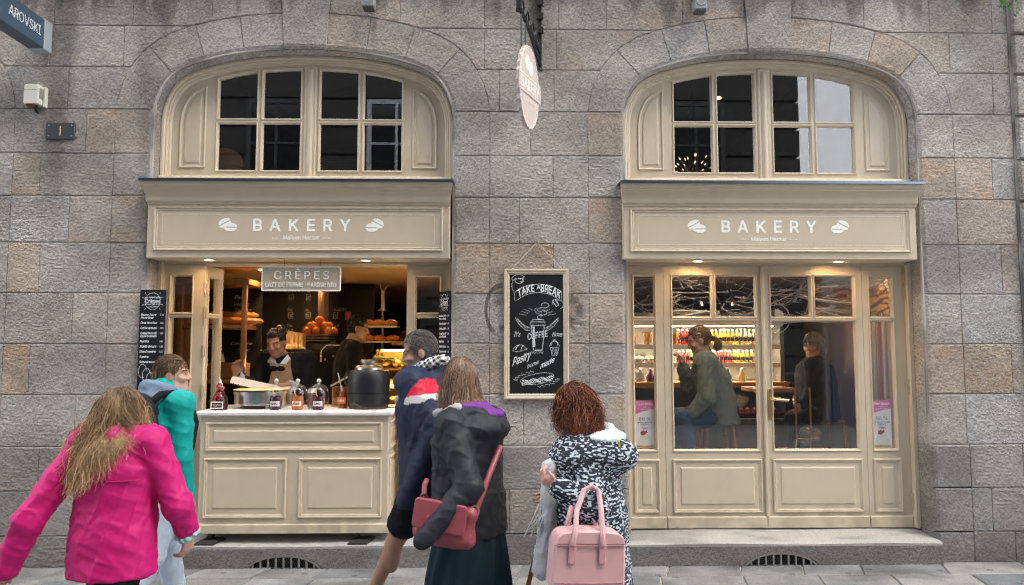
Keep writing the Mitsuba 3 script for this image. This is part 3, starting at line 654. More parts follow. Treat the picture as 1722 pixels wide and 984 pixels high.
for i, bb in enumerate(((-1.30, -1.29, .35, .52, TOP + .01, TOP + .15), (-1.04, -1.03, .35, .52, TOP + .01, TOP + .15), (-1.29, -1.04, .51, .52, TOP + .01, TOP + .15), (-1.29, -1.04, .35, .36, TOP + .01, TOP + .07))): add(crate + '__side', box(*bb), 'm_wood')
add(crate + '__flap', rot(box(-1.31, -1.15, .37, .375, TOP + .16, TOP + .175), -28, [0, 1, 0], (-1.3, .37, TOP + .15)), 'm_matte', color=(.45, .38, .3))
sj = thing('sauce_jar', 'small jar with an orange and white label beside the soup kettle', 'jar')
add(sj + '__glass', lathe([(0, 0), (.032, 0), (.033, .09), (.026, .105), (.026, .13), (0, .13)], 16, (-1.185, .20, TOP)), 'm_gloss', color=(.30, .09, .03), smooth=40)
add(sj + '__label', box(-1.217, -1.153, .160, .168, TOP + .035, TOP + .085), 'm_matte', color=(.62, .18, .08))
add(sj + '__writing', text('Miel', -1.207, TOP + .052, .016, .1595, width=.044, bold=True), 'm_matte', color=(.8, .75, .7))
solo('basting_brush', [tube([(-1.185, .20, TOP + .12), (-1.20, .20, TOP + .17)], [.012, .007], 6), tube([(-1.20, .20, TOP + .17), (-1.225, .20, TOP + .27)], .004, 6)], 'm_satin', 'thin brush standing in the small jar beside the kettle', 'brush', (.5, .5, .48))
kt = thing('soup_kettle', 'black round soup kettle with a shiny steel lid at the end of the marble top', 'kettle')
kx, ky = -.985, .20
add(kt + '__pot', lathe([(0, .01), (.14, .01), (.155, .03), (.160, .06), (.160, .115), (.156, .118), (.160, .121), (.163, .20), (.160, .255), (.145, .285), (.115, .295), (0, .295)], 40, (kx, ky, TOP)), 'm_satin', color=(.012, .012, .014), smooth=35)
add(kt + '__foot', lathe([(.148, 0), (.150, .02), (.14, .022)], 32, (kx, ky, TOP)), 'm_satin', color=(.04, .04, .045))
add(kt + '__lid', lathe([(.110, .296), (.108, .312), (.085, .330), (.045, .336), (.04, .342), (.065, .345), (.068, .366), (.06, .372), (0, .374)], 32, (kx, ky, TOP)), 'm_metal', color=(.66, .62, .56), smooth=35)
add(kt + '__cable', tube([(kx - .09, ky - .14, TOP + .05), (kx - .02, ky - .185, TOP + .02), (kx + .10, ky - .17, TOP + .015), (kx + .20, ky - .06, TOP + .012), (kx + .235, ky - .0, TOP - .02), (kx + .235, ky + .1, TOP - .2)], .005, 6), 'm_satin', color=(.02, .02, .02))
add(kt + '__handle', tube(np.stack([kx - .165 - .02 * np.sin(np.linspace(0, 3.14, 8)), np.full(8, ky), TOP + .22 + .05 * np.cos(np.linspace(0, 3.14, 8))], 1), .006, 6), 'm_satin', color=(.02, .02, .02))
# hanging crêpe sign
cs = thing('hanging_sign', 'rounded taupe CRÊPES sign hanging under the fascia', 'sign')
sgP = np.array(sbox(-1.755, 2.066, -1.183, 2.232).buffer(.010).simplify(.0005).exterior.coords)[:-1]
add(cs + '__board', rings(sgP, [(0, .012), (0, .0), (.002, -.002)]), 'm_satin', color=(.40, .34, .265))
add(cs + '__rim', rings(sgP, [(-.001, .004), (-.001, -.006), (.007, -.006), (.009, -.001)], cap=False), 'm_satin', color=(.70, .69, .66))
letters(cs, 'CRÊPES', -1.676, 2.145, .062, -.0022, .415, 'm_satin', (.75, .74, .70), depth=.008)
add(cs + '__small_letters', [text('LAIT DE FERME · FARINE BIO', -1.735, 2.088, .030, -.0022, width=.53, depth=.006, bold=True)], 'm_satin', color=(.75, .74, .70))
for x in (-1.60, -1.33): add(cs + '__wire', tube([(x, .005, 2.24), (x, .005, 2.299)], .0025, 5), 'm_satin', color=(.15, .1, .08))

# ================================================================ behind the counter
br = thing('bread_rack', 'wooden bread rack along the left end of the shop', 'shelf')
add(br + '__post', cbox(-2.245, -2.205, .98, 1.03, FZ, 2.20, .004), 'm_wood'); add(br + '__post', cbox(-2.80, -2.76, .98, 1.03, FZ, 2.20, .004), 'm_wood')
add(br + '__back', box(-2.80, -2.205, 1.42, 1.44, FZ, 2.20), 'm_matte', color=(.02, .018, .016))
add(br + '__top_rail', cbox(-2.82, -2.18, .96, 1.45, 2.19, 2.24, .004), 'm_wood')
for z in (1.835, 1.355, .85): add(br + '__shelf', cbox(-2.76, -2.245, .99, 1.41, z - .035, z, .004), 'm_wood')
pts = [np.cumsum(rng.normal(0, .012, (14, 2)), 0) + [rng.uniform(-2.43, -2.30), zz] for zz in (2.13, 2.08, 2.02, 1.98, 1.63, 1.56)]
add(br + '__chalk_writing', [text(s, x, z, h, 1.418, slant=.25) for s, x, z, h in (('Pains', -2.46, 2.09, .035), ('Tradition', -2.47, 2.03, .026), ('Céréales', -2.45, 1.975, .026), ('1.10', -2.36, 1.92, .02), ('Campagne', -2.48, 1.66, .028), ('Seigle', -2.42, 1.60, .028))], 'm_matte', color=(.5, .47, .42)); tag(br + '__chalk_writing', kind='stuff')
def loaf(name, label, c, L, r, ang, group, col):
    t = np.linspace(-1, 1, 11); rr = r * np.sqrt(np.maximum(0.02, 1 - t ** 2 * .96)); p = np.stack([t * L / 2 * math.cos(ang), t * L / 2 * math.sin(ang), t * 0 + .004 * np.cos(t * 9)], 1) + c
    m = tube(p, rr, 8); m.vertices += ((meshkit.fbm(m.vertices * 30, 2) - .5) * .02)[:, None] * [0, 0, 1]
    solo(name, m, 'm_satin', label, 'bread', col, smooth=True, group=group)
for i in range(9): loaf('baguette', 'golden baguette piled on the upper shelf of the wooden bread rack', (-2.50 + .05 * (i % 5) + rng.uniform(-.01, .01), 1.12 + .02 * i, 1.875 + .055 * (i // 5)), .34, .036, rng.uniform(-.35, .5), 'baguettes on the bread rack', (.50, .22 + rng.uniform(-.04, .03), .065))
wb = thing('wicker_basket', 'brown wicker basket on the middle shelf of the bread rack', 'basket')
add(wb + '__body', [cbox(-2.56, -2.26, 1.02, 1.30, 1.356, 1.50, .02)] + [cbox(-2.562, -2.258, 1.018, 1.302, 1.37 + .022 * i, 1.383 + .022 * i, .004) for i in range(6)], 'm_matte', color=(.24, .10, .035))
add(wb + '__price_card', rot(box(-2.42, -2.39, 1.02, 1.022, 1.51, 1.58), -14, [0, 1, 0], (-2.4, 1.02, 1.51)), 'm_matte', color=(.6, .55, .5))
mw = thing('menu_board', 'black back wall board with rows of small framed price cards', 'board')
add(mw + '__board', box(-2.95, -1.35, 2.60, 2.63, 1.1, 2.335), 'm_matte', color=(.022, .019, .017))
for r_, z in enumerate((2.16, 1.96, 1.78)):
    for q, x in enumerate((-2.28, -2.09, -1.92, -1.79)):
        if r_ == 0 and q == 3: continue
        k = add(mw + '__price_card', stroke([(x, z), (x + .045, z), (x + .045, z + .06), (x, z + .06), (x, z)], 2.598, .006), 'm_matte', color=(.42, .38, .36))
        add(k + '__writing', [text(rng.choice(['2', '3', '4', '5']), x + .014, z + .014, .03, 2.598), text(rng.choice(['Café', 'Thé', 'Jus', 'Chocolat', 'Latte']), x - .02, z + .085, .026, 2.598, slant=.2)], 'm_matte', color=(.34, .31, .29))
add(mw + '__red_card', box(-1.66, -1.60, 2.592, 2.598, 1.94, 2.03), 'm_matte', color=(.5, .1, .08))
bc = thing('back_counter', 'dark back counter behind the woman in the apron', 'counter')
add(bc + '__body', cbox(-2.1, -.2, 1.75, 2.35, FZ, 1.08, .01), 'm_matte', color=(.05, .03, .02)); add(bc + '__top', cbox(-2.12, -.2, 1.72, 2.37, 1.081, 1.11, .006), 'm_wood')
es = thing('espresso_machine', 'black coffee machine with pale edge lines behind the woman in the apron', 'coffee machine')
add(es + '__body', cbox(-2.18, -1.36, 1.76, 2.1, 1.13, 1.62, .03), 'm_gloss', color=(.012, .012, .012))
for x in (-2.02, -1.52):
    oc = [(x - .20, 1.50), (x - .20, 1.60), (x - .15, 1.66), (x + .10, 1.66), (x + .17, 1.60), (x + .17, 1.55), (x + .10, 1.46)]
    add(es + '__edge_trim', stroke(oc, 1.752, .009, .004), 'm_satin', color=(.62, .60, .52))
for i, x in enumerate((-1.72, -1.68, -1.60, -1.55, -1.50)): add(es + '__gauge', ball((x, 1.752, 1.55 - .03 * (i % 2)), .011, 1), 'm_metal', color=(.7, .68, .62))
add(es + '__green_light', box(-1.55, -1.49, 1.748, 1.756, 1.30, 1.335), 'm_satin', color=(.25, .42, .06))
kb = thing('paper_bags', 'upright row of kraft paper bags on the coffee machine', 'bag')
for i in range(4): add(kb + '__bag', cbox(-2.09 + .045 * i, -2.047 + .045 * i, 1.80, 1.92, 1.62, 1.80 - .008 * i, .006), 'm_matte', color=(.50, .33, .15))
wl = thing('work_lamp', 'small glowing warm lamp low behind the bread rack', 'lamp')
glow(wl + '__bulb', ball((-2.12, 1.5, 1.50), .022, 2), 26)
add(wl + '__holder', tube([(-2.12, 1.5, 1.11), (-2.12, 1.5, 1.475)], .008, 6), 'm_satin', color=(.1, .08, .05))
# oranges over a juicer
oj = thing('juicer', 'steel juicer carrying a heap of oranges in the dark of the shop', 'machine')
add(oj + '__body', [cbox(-1.98, -1.68, 2.06, 2.30, 1.111, 1.70, .02)], 'm_satin', color=(.05, .04, .04)); add(oj + '__trays', [cbox(-1.95, -1.70, 2.02, 2.30, 1.70 + .03 * i, 1.712 + .03 * i, .003) for i in range(3)], 'm_metal', color=(.5, .4, .32))
add(oj + '__column', tube([(-1.83, 2.28, 1.7), (-1.83, 2.28, 2.33)], .055, 16), 'm_satin', color=(.16, .10, .07))
n = 0
for zz, nn_, rr in ((1.81, 7, .115), (1.865, 5, .08), (1.92, 2, .04)):
    for i in range(nn_):
        a = i * 2 * np.pi / nn_ + zz * 9
        solo('orange', ball((-1.83 + rr * 1.25 * math.cos(a), 2.14 + rr * math.sin(a), zz), .040, 2), 'm_gloss', 'glossy orange heaped on top of the juicer', 'orange', (.62, .17, .02), smooth=True, group='oranges on the juicer')
# tiered pastry stand with a deer finial
ts = thing('pastry_stand', 'tiered pastry stand topped by a pale antlered figure', 'stand')
tx, ty = -1.16, 2.0
add(ts + '__tier', cbox(tx - .20, tx + .20, ty - .13, ty + .13, 1.685, 1.702, .003), 'm_satin', color=(.55, .5, .44)); add(ts + '__tier', cbox(tx - .18, tx + .16, ty - .12, ty + .12, 1.842, 1.857, .003), 'm_satin', color=(.55, .5, .44)); add(ts + '__tier', lathe([(0, 2.01), (.055, 2.012), (.058, 2.02), (.02, 2.03), (0, 2.032)], 16, (tx, ty, 0)), 'm_metal', color=(.6, .5, .35))
add(ts + '__stem', tube([(tx, ty, 1.11), (tx, ty, 2.02)], .012, 8), 'm_metal', color=(.5, .4, .28))
add(ts + '__deer_finial', [tube([(tx, ty, 2.03), (tx + .004, ty, 2.08), (tx - .002, ty, 2.15), (tx, ty, 2.21)], [.022, .016, .017, .013], 8), tube([(tx, ty, 2.20), (tx - .012, ty - .03, 2.215)], [.014, .008], 6), tube([(tx - .005, ty, 2.215), (tx - .028, ty, 2.25), (tx - .03, ty, 2.30)], [.005, .004, .002], 5), tube([(tx + .005, ty, 2.215), (tx + .028, ty, 2.245), (tx + .038, ty, 2.27)], [.005, .004, .002], 5)], 'm_satin', color=(.55, .47, .32), smooth=40)
def pastry(c, r, lab, group, col):
    m = ball(c, r, 2, (1.15, .9, .62)); m.vertices += (m.vertices - c) * ((meshkit.fbm(m.vertices * 38, 3) - .45) * .7)[:, None]
    solo('pastry', m, 'm_satin', lab, 'pastry', np.asarray(col) * np.clip(.55 + 1.0 * meshkit.fbm(m.vertices * 45, 3), .4, 1.5)[:, None], smooth=True, group=group)
for x, nm in ((-.14, 'leftmost'), (-.03, 'middle'), (.09, 'rightmost')): pastry((tx + x, ty - .04, 1.885), .055, nm + ' golden pastry on the upper board of the tiered stand', 'pastries on the upper tier', (.55, .20, .05))
for x, nm in ((-.13, 'leftmost'), (-.02, 'middle'), (.11, 'rightmost')): pastry((tx + x, ty - .05, 1.728), .055, nm + ' reddish pastry on the lower board of the tiered stand', 'pastries on the lower tier', (.50, .13, .03))
sd = solo('small_dome', lathe([(.07, 0), (.07, .05)] + [(.07 * math.cos(a), .05 + .07 * math.sin(a)) for a in np.linspace(.2, 1.4, 6)] + [(.012, .125), (.016, .14), (.0, .15)], 20, (tx + .26, ty - .1, 1.70)), 'm_crystal', 'little glass dome beside the tiered pastry stand', 'glass dome', smooth=True)
add(ts + '__side_table', cbox(tx + .12, tx + .40, ty - .2, ty + .05, 1.66, 1.698, .003), 'm_wood')
# lit sandwich display at the right end
ds = thing('heated_display', 'brightly lit stepped display of bread behind the soup kettle', 'display')
for i, (z, y) in enumerate(((1.13, 1.02), (1.29, 1.12), (1.45, 1.22))):
    add(ds + '__tray', cbox(-1.10, -.62, y - .08, y + .14, z - .02, z, .003), 'm_wood')
add(ds + '__cabinet', cbox(-1.12, -.60, .90, 1.5, FZ, 1.109, .006), 'm_matte', color=(.06, .035, .02))
add(ds + '__back', box(-1.12, -.60, 1.38, 1.40, 1.11, 1.62), 'm_matte', color=(.35, .22, .08))
glow(ds + '__lamp', tube([(-1.05, 1.22, 1.61), (-.65, 1.22, 1.61)], .012, 6), 5, (1, .66, .2))
glow(ds + '__lamp', tube([(-1.05, 1.00, 1.30), (-.65, 1.00, 1.30)], .008, 6), 5, (1, .66, .2))
add(ds + '__green_tray', box(-1.10, -.92, 1.10, 1.3, 1.53, 1.545), 'm_matte', color=(.16, .22, .05))
for i in range(18):
    r_ = i % 3; z, y = ((1.13, 1.02), (1.29, 1.12), (1.45, 1.22))[r_]; x = -1.06 + .075 * (i // 3)
    loaf('sandwich_roll', ['pale roll on the lowest tray of the lit display', 'yellow lit roll on the middle tray of the display', 'roll on the top tray of the lit display'][r_], (x, y, z + .04), .17, .036, 1.2 + rng.uniform(-.3, .3), ['rolls on the lowest tray', 'rolls on the middle tray', 'rolls on the top tray'][r_], (.62, .36 + rng.uniform(-.05, .05), .10))

# ================================================================ drinks shelves behind the double doors
fg = thing('drinks_shelf', 'lit refrigerated shelf unit full of bottles behind the double doors', 'shelf')
fx0, fx1, fy0, fy1 = 1.15, 2.83, 1.66, 2.15
add(fg + '__back', box(fx0, fx1, fy1, fy1 + .04, FZ, 2.0), 'm_matte', color=(.30, .30, .28))
for x in (fx0, 2.79): add(fg + '__side', box(x, x + .04, fy0 + .02, fy1, FZ, 2.0), 'm_satin', color=(.14, .14, .13))
for z in (1.665, 1.485): 
    k = add(fg + '__shelf', box(fx0 + .04, fx1 - .04, fy0 + .012, fy1, z - .012, z), 'm_satin', color=(.6, .6, .58))
    add(k + '__price_rail', rot(box(fx0 + .04, fx1 - .04, fy0, fy0 + .01, z - .042, z + .002), 8, [1, 0, 0], (0, fy0, z)), 'm_satin', color=(.66, .62, .56))
k = add(fg + '__canopy', cbox(fx0 + .02, fx1 - .02, fy0 - .03, fy1, 1.852, 1.90, .004), 'm_satin', color=(.62, .58, .52))
for z in (1.848, 1.640, 1.455): glow(fg + '__light_strip', box(fx0 + .1, fx1 - .1, fy0 + .03, fy0 + .045, z - .006, z), 9, (1, .80, .52))
add(fg + '__wood_shelf', cbox(fx0, fx1, fy0 - .1, fy1, 1.25, 1.305, .004), 'm_wood')
add(fg + '__base', cbox(fx0, fx1, fy0 - .05, fy1, FZ, .94, .01), 'm_satin', color=(.10, .095, .09))
add(fg + '__glass_edge', box(fx0, fx1, fy0 - .055, fy0 - .045, .945, .957), 'm_satin', color=(.6, .62, .6))
def bottle(x, y, z, h, r, col, lab, group, cap=(.75, .72, .66)):
    pf = [(0, 0), (r, 0), (r, h * .22), (r, h * .23), (r, h * .45), (r, h * .46), (r, h * .58), (r * .45, h * .80), (r * .45, h * .86), (r * .55, h * .87), (r * .55, h), (0, h)]
    m = lathe(pf, 10, (x, y, z)); cl = [col] * 3 + [(.04, .03, .03) if sum(col) > .3 else (.5, .45, .4)] * 2 + [col] * 4 + [cap] * 3
    solo('juice_bottle', m, 'm_gloss', lab, 'bottle', np.repeat(np.array(cl), 10, 0), group=group)
for i in range(19):
    x = 1.80 + .0415 * i; red = i < 6
    bottle(x, fy0 + .07, 1.666, .155, .0185, (.42, .02, .02) if red else (.72, .50, .05) if i < 15 else (.70, .52, .22), 'small red bottle on the top drinks shelf' if red else 'small yellow bottle on the top drinks shelf', 'red bottles on the top drinks shelf' if red else 'yellow bottles on the top drinks shelf')
row2 = [((.30, .02, .02), 'dark red')] * 3 + [((.75, .52, .16), 'pale amber')] * 4 + [((.3, .02, .02), 'dark red')] * 4 + [((.5, .05, .03), 'bright red')] * 2 + [((.65, .30, .03), 'orange')] * 3 + [((.12, .22, .04), 'green')] + [((.6, .2, .03), 'deep orange')]
for i, (c_, nm) in enumerate(row2):
    bottle(1.80 + .0425 * i, fy0 + .07, 1.486, .125, .0195, c_, f'short {nm} bottle on the second drinks shelf', f'{nm} bottles on the second drinks shelf')
for i, x in enumerate((1.26, 1.345, 1.49, 1.58, 1.70, 1.76)):
    k = solo('snack_cup', lathe([(0, 0), (.030, 0), (.038, .11), (.040, .112), (.040, .116), (0, .117)], 14, (x, fy0 + .06, 1.666)), 'm_satin', 'clear cup of orange snacks on the top drinks shelf', 'cup', np.repeat(np.array([(.5, .2, .04), (.5, .2, .04), (.55, .25, .05), (.6, .55, .5), (.6, .55, .5), (.6, .55, .5)]), 14, 0), group='snack cups on the top drinks shelf')
for i, x in enumerate((1.40, 1.52, 1.64)):
    solo('salad_bowl', lathe([(0, 0), (.04, 0), (.062, .035), (.064, .04), (.05, .062), (0, .072)], 16, (x, fy0 + .08, 1.486)), 'm_gloss', 'domed salad bowl on the second shelf at the near end', 'bowl', np.repeat(np.array([(.2, .1, .05), (.3, .12, .05), (.45, .35, .25), (.7, .66, .6), (.35, .16, .06), (.3, .2, .08)]), 16, 0), group='salad bowls on the second drinks shelf')
cols = [(.5, .48, .46), (.10, .02, .08), (.05, .05, .05), (.55, .53, .5), (.06, .04, .03), (.03, .1, .03), (.5, .4, .2)]
names = ['pale', 'violet', 'black', 'white', 'brown', 'dark green', 'beige']
xs3 = [1.40, 1.50, 1.60, 1.84, 1.90, 2.26, 2.40]
for c_, nm, x in zip(cols, names, xs3):
    solo('carafe', lathe([(0, 0), (.035, 0), (.038, .05), (.018, .09), (.015, .13), (0, .132)], 12, (x, fy0 + .0, 1.306)), 'm_gloss', f'{nm} bottle standing on the wooden shelf under the drinks', 'bottle', c_, smooth=40)
for i in range(9):
    x = 2.18 + .065 * i
    k = solo('strawberry_tart', lathe([(0, 0), (.028, 0), (.030, .03), (.022, .034), (.018, .05), (.008, .062), (0, .064)], 12, (x, fy0 - .02, 1.00)), 'm_satin', 'strawberry tart with a white swirl in the row under the wooden shelf', 'tart', np.repeat(np.array([(.3, .1, .03), (.3, .1, .03), (.45, .02, .02), (.45, .02, .02), (.7, .66, .62), (.5, .03, .03), (.5, .03, .03)]), 12, 0), group='strawberry tarts in a row')
add(fg + '__tart_tray', [box(2.10, 2.78, fy0 - .06, fy0 + .3, .985, 1.0)], 'm_satin', color=(.12, .02, .03))
wc = ball((2.40, fy0 + .1, 1.125), .085, 3, (1, .8, .75)); wc.vertices += (wc.vertices - [2.40, fy0 + .1, 1.125]) * ((meshkit.fbm(wc.vertices * 28, 3) - .4) * .6)[:, None]
solo('meringue', wc, 'm_matte', 'big white lumpy meringue behind the strawberry tarts', 'meringue', (.75, .71, .62), smooth=True)
solo('small_clock', [cbox(1.485, 1.56, fy0, fy0 + .04, 1.905, 1.975, .012)], 'm_satin', 'small pale rounded clock on top of the drinks shelf', 'clock', (.68, .66, .58))
for x in (2.00, 2.30):
    pdt = thing('pendant_lamp', 'small cylinder pendant with a glowing filament behind the door glass', 'lamp', 'pendant lamps behind the door glass')
    add(pdt + '__cord', tube([(x, 1.6, 2.14), (x, 1.6, 2.338)], .003, 4), 'm_matte', color=(.05, .05, .05))
    add(pdt + '__shade', lathe([(.024, 0), (.026, .10), (.005, .105)], 14, (x, 1.6, 2.035)), 'm_crystal', smooth=True)
    glow(pdt + '__filament', tube([(x, 1.6, 2.045), (x, 1.6, 2.08)], .006, 6), 2)
# dark end of the room behind the second leaf
dk = thing('blue_panelled_wall', 'dark blue inner wall with pale rails and a white socket behind the second door leaf', 'wall')
add(dk + '__panel', box(2.86, 3.415, 2.60, 2.64, FZ, 2.32), 'm_matte', color=(.025, .035, .05))
for z in (1.34, .82): add(dk + '__rail', cbox(2.865, 3.41, 2.58, 2.60, z, z + .03, .004), 'm_satin', color=(.30, .34, .38))
add(dk + '__socket', cbox(3.34, 3.40, 2.585, 2.60, 1.03, 1.10, .004), 'm_satin', color=(.7, .7, .68))
add(dk + '__notice', box(3.27, 3.40, 2.592, 2.599, 1.16, 1.26), 'm_matte', color=(.33, .33, .33))
add(dk + '__notice__writing', [text('RESERVE', 3.28, 1.21, .022, 2.5915, width=.11), text('AUX CLIENTS', 3.28, 1.18, .018, 2.5915, width=.11)], 'm_matte', color=(.08, .08, .09))
rs = thing('brass_stand', 'folding stand with two upright brass rails behind the second door leaf', 'stand')
for x in (2.655, 2.785):
    k = add(rs + '__rail', tube([(x, 1.0, .82), (x, 1.0, 1.28)], .009, 6), 'm_metal', color=(.55, .38, .16))
    add(rs + '__foot', tube([(x, 1.0, .82), (x - .03, .95, .74), (x - .04, .9, .60), (x - .04, .9, FZ)], .008, 6), 'm_metal', color=(.45, .36, .24))
add(rs + '__crossbar', tube([(2.655, 1.0, .83), (2.785, 1.0, .83)], .007, 6), 'm_metal', color=(.5, .36, .18))
pb = ball((2.83, 1.15, .83), .12, 3, (.9, .7, .85)); pb.vertices += (pb.vertices - [2.83, 1.15, .83]) * ((meshkit.fbm(pb.vertices * 16, 3) - .5) * .9)[:, None]
solo('plastic_bag', pb, 'm_gloss', 'crumpled grey plastic bag behind the brass stand', 'bag', (.20, .21, .19), smooth=True)
solo('bag_shelf', [cbox(2.60, 3.0, 1.02, 1.3, .69, .72, .004), box(2.97, 3.0, 1.25, 1.29, FZ, .69), box(2.60, 2.63, 1.25, 1.29, FZ, .69)], 'm_wood', 'low wooden bench under the crumpled plastic bag', 'bench')
bt = thing('window_bar', 'narrow wooden bar shelf beside the door handle inside the shop', 'table')
add(bt + '__top', cbox(2.30, 2.68, 1.0, 1.4, 1.235, 1.275, .006), 'm_wood'); add(bt + '__leg', tube([(2.52, 1.3, FZ), (2.52, 1.3, 1.235)], .03, 8), 'm_satin', color=(.02, .02, .02))
er = thing('upright_rails', 'pale vertical shelf rails on the beige wall behind the end leaf', 'rail')
for y_, cl in ((.86, (.62, .62, .58)), (.95, (.45, .16, .12)), (1.04, (.62, .62, .58))): add(er + '__rail', cbox(3.395, 3.418, y_, y_ + .025, .9, 1.95, .003), 'm_satin', color=cl)
# cobweb stretched behind the transom panes
wb_ = []
anch = [np.array([x, rng.uniform(.30, .42), z]) for x in np.linspace(1.06, 3.12, 16) for z in (1.90, 2.05, 2.22)]
for i in range(230):
    a = anch[rng.integers(len(anch))] + rng.normal(0, .03, 3) * [1, .3, 1]; b_ = a + np.array([rng.uniform(-.55, .55), rng.uniform(-.03, .03), rng.normal(0, .10)])
    b_[0] = np.clip(b_[0], 1.03, 3.2); b_[2] = np.clip(b_[2], 1.86, 2.25); a[2] = np.clip(a[2], 1.86, 2.25)
    t = np.linspace(0, 1, 8)[:, None]; p = a + (b_ - a) * t; p[:, 2] -= .05 * np.sin(np.pi * t[:, 0]) * rng.uniform(-.3, 1); w = rng.choice([.0011, .0022, .004, .010], p=[.42, .33, .18, .07])
    wb_.append(tube(p, w * (1 + 1.2 * np.abs(t[:, 0] - .5)), 4, False))
solo('cobweb', wb_, 'm_matte', 'stretched white cobweb decoration behind the upper door panes', 'decoration', (.40, .37, .35), kind='stuff')

# ================================================================ things on the wall
cb = thing('chalkboard', 'framed TAKE A BREAK chalkboard hanging on the central pier', 'board')
xa, xb, za, zb, yy = .056, .542, 1.248, 2.223, -.030
add(cb + '__frame', rings(rect(xa, xb, za, zb), [(0, .005), (0, yy), (.006, yy - .008), (.016, yy - .006), (.024, yy), (.030, yy - .002), (.044, yy + .010)], cap=False), 'm_paint')
add(cb + '__slate', box(xa + .03, xb - .03, yy + .008, yy + .02, za + .03, zb - .03), 'm_matte', color=(.012, .014, .017))
cy = yy + .008; cxm = .305; mid = cxm
WH = (.60, .63, .64); L_ = []
def arcw(m, cx, k): return warp(m, lambda x, z: (x + (z - z.mean()) * (x - cx) * 1.4, z - k * (x - cx) ** 2))
t1 = [text('TAKE', .158, 2.055, .052, cy, width=.125, bold=True), text('A', .302, 2.073, .030, cy, bold=True), text('BREAK', .333, 2.055, .056, cy, width=.150, bold=True)]
add(cb + '__chalk_title', [arcw(m, .31, 1.9) for m in t1], 'm_matte', color=(.72, .74, .74))
dr_ = [stroke(arc(mid + .01, 1.99, .20, .12, 150, 30, 20), cy, .003), stroke(arc(mid + .01, 1.915, .19, .13, 145, 35, 20), cy, .003), stroke([(.132, 2.05), (.135, 1.985), (.155, 1.99)], cy, .003), stroke([(.487, 2.05), (.49, 1.985), (.468, 1.985)], cy, .003)]
dr_ += [stroke(arc(.17, 2.135, .032, .020, 0, 360, 16), cy, .004), stroke(arc(.165, 2.15, .05, .03, 200, 20, 12), cy, .003), stroke(arc(.145, 2.10, .03, .05, 90, 250, 12), cy, .003), stroke([(.175, 2.145), (.205, 2.16), (.195, 2.13), (.175, 2.125)], cy, .005)]
dr_ += [stroke(arc(.44, 1.968, .022, .026, 30, 210, 10), cy, .003), stroke([(.42, 1.985), (.45, 1.94), (.468, 1.95), (.44, 1.995)], cy, .005), stroke(arc(.45, 1.955, .055, .035, 300, 420, 12), cy, .003)]
for r0, a0 in ((.03, 0), (.022, 70)): dr_.append(stroke(np.vstack([arc(.335 + r0, 1.95 - a0 * .0008, r0, .018, 200, -60, 10), arc(.33, 1.915 - a0 * .0008, .024, .014, 90, 300, 10)]), cy, .003))
dr_.append(stroke([(.30, 1.93), (.285, 1.91), (.30, 1.89), (.325, 1.885), (.345, 1.875), (.33, 1.86)], cy, .003))
for a in np.radians([150, 138, 126, 114, 66, 54, 42, 30]): dr_.append(stroke([(mid + .09 * math.cos(a), 1.83 + .09 * math.sin(a)), (mid + .16 * math.cos(a), 1.83 + .11 * math.sin(a))], cy, .0022))
dr_ += [stroke([(.262, 1.795), (.275, 1.62), (.345, 1.62), (.358, 1.795)], cy, .004), stroke(arc(.31, 1.62, .035, .010, 180, 360, 8), cy, .004), stroke([(.255, 1.80), (.258, 1.825), (.362, 1.825), (.366, 1.80), (.255, 1.80)], cy, .004), stroke([(.262, 1.828), (.27, 1.842), (.35, 1.842), (.358, 1.828)], cy, .004)]
dr_ += [stroke([(.278, 1.79), (.285, 1.64)], cy, .012), stroke([(.275, 1.69), (.28, 1.64)], cy, .006)]
for s in (-1, 1): # wings
    dr_.append(stroke([(mid + .005 + s * .055, 1.775), (mid + s * .10, 1.80), (mid + s * .155, 1.855)], cy, .003)); dr_.append(stroke([(mid + .005 + s * .055, 1.755), (mid + s * .09, 1.765), (mid + s * .13, 1.80), (mid + s * .16, 1.84)], cy, .003))
    for q in np.linspace(.07, .15, 7): dr_.append(stroke([(mid + s * q, 1.765 + (q - .07) * .85), (mid + s * (q + .012), 1.785 + (q - .07) * .9)], cy, .002))
zg = [(.27 + .009 * i, 1.588 + (.018 if i % 2 else 0)) for i in range(10)]; dr_.append(stroke(zg, cy, .003))
cof = warp(text('COFFEE', .232, 1.702, .046, cy, width=.150, bold=True), lambda x, z: (x, z + .16 * (x - .30)))
dr_ += [plate(Polygon([(.226, 1.695), (.226, 1.742), (.392, 1.768), (.392, 1.722)]), cy - .0008, cy)]
add(cb + '__chalk_word', cof, 'm_matte', color=(.02, .02, .025)); k0 = cb + '__chalk_word'
cof2 = mv(cof, 0, -.002, 0); scene[k0] = mikit.ply(cof2, 'm_matte', color=np.tile((.55, .58, .6), (len(cof2.vertices), 1)))
dr_.pop()
dr_ += [text("It's", .128, 1.715, .036, cy, width=.048, slant=.25), text('time', .415, 1.715, .036, cy, width=.075, slant=.25)]
dr_ += [stroke(arc(.175, 1.598, .055, .055, 160, 20, 12), cy, .003), stroke([(.118, 1.61), (.15, 1.60), (.20, 1.612), (.232, 1.625)], cy, .003), stroke([(.14, 1.615), (.155, 1.64), (.17, 1.652)], cy, .006), stroke([(.185, 1.62), (.195, 1.645), (.205, 1.65)], cy, .005)]
dr_ += [stroke([(.405, 1.635), (.415, 1.575), (.455, 1.575), (.465, 1.635), (.405, 1.635)], cy, .003)] + [stroke([(.405 + .012 * i, 1.635), (.415 + .009 * i, 1.577)], cy, .002) for i in range(1, 5)] + [stroke(arc(.435, 1.64, .036, .04, 180, 0, 10), cy, .003), stroke(arc(.435, 1.655, .022, .03, 200, -20, 10), cy, .003), stroke(arc(.435, 1.688, .006, .006, 0, 360, 8), cy, .003)]
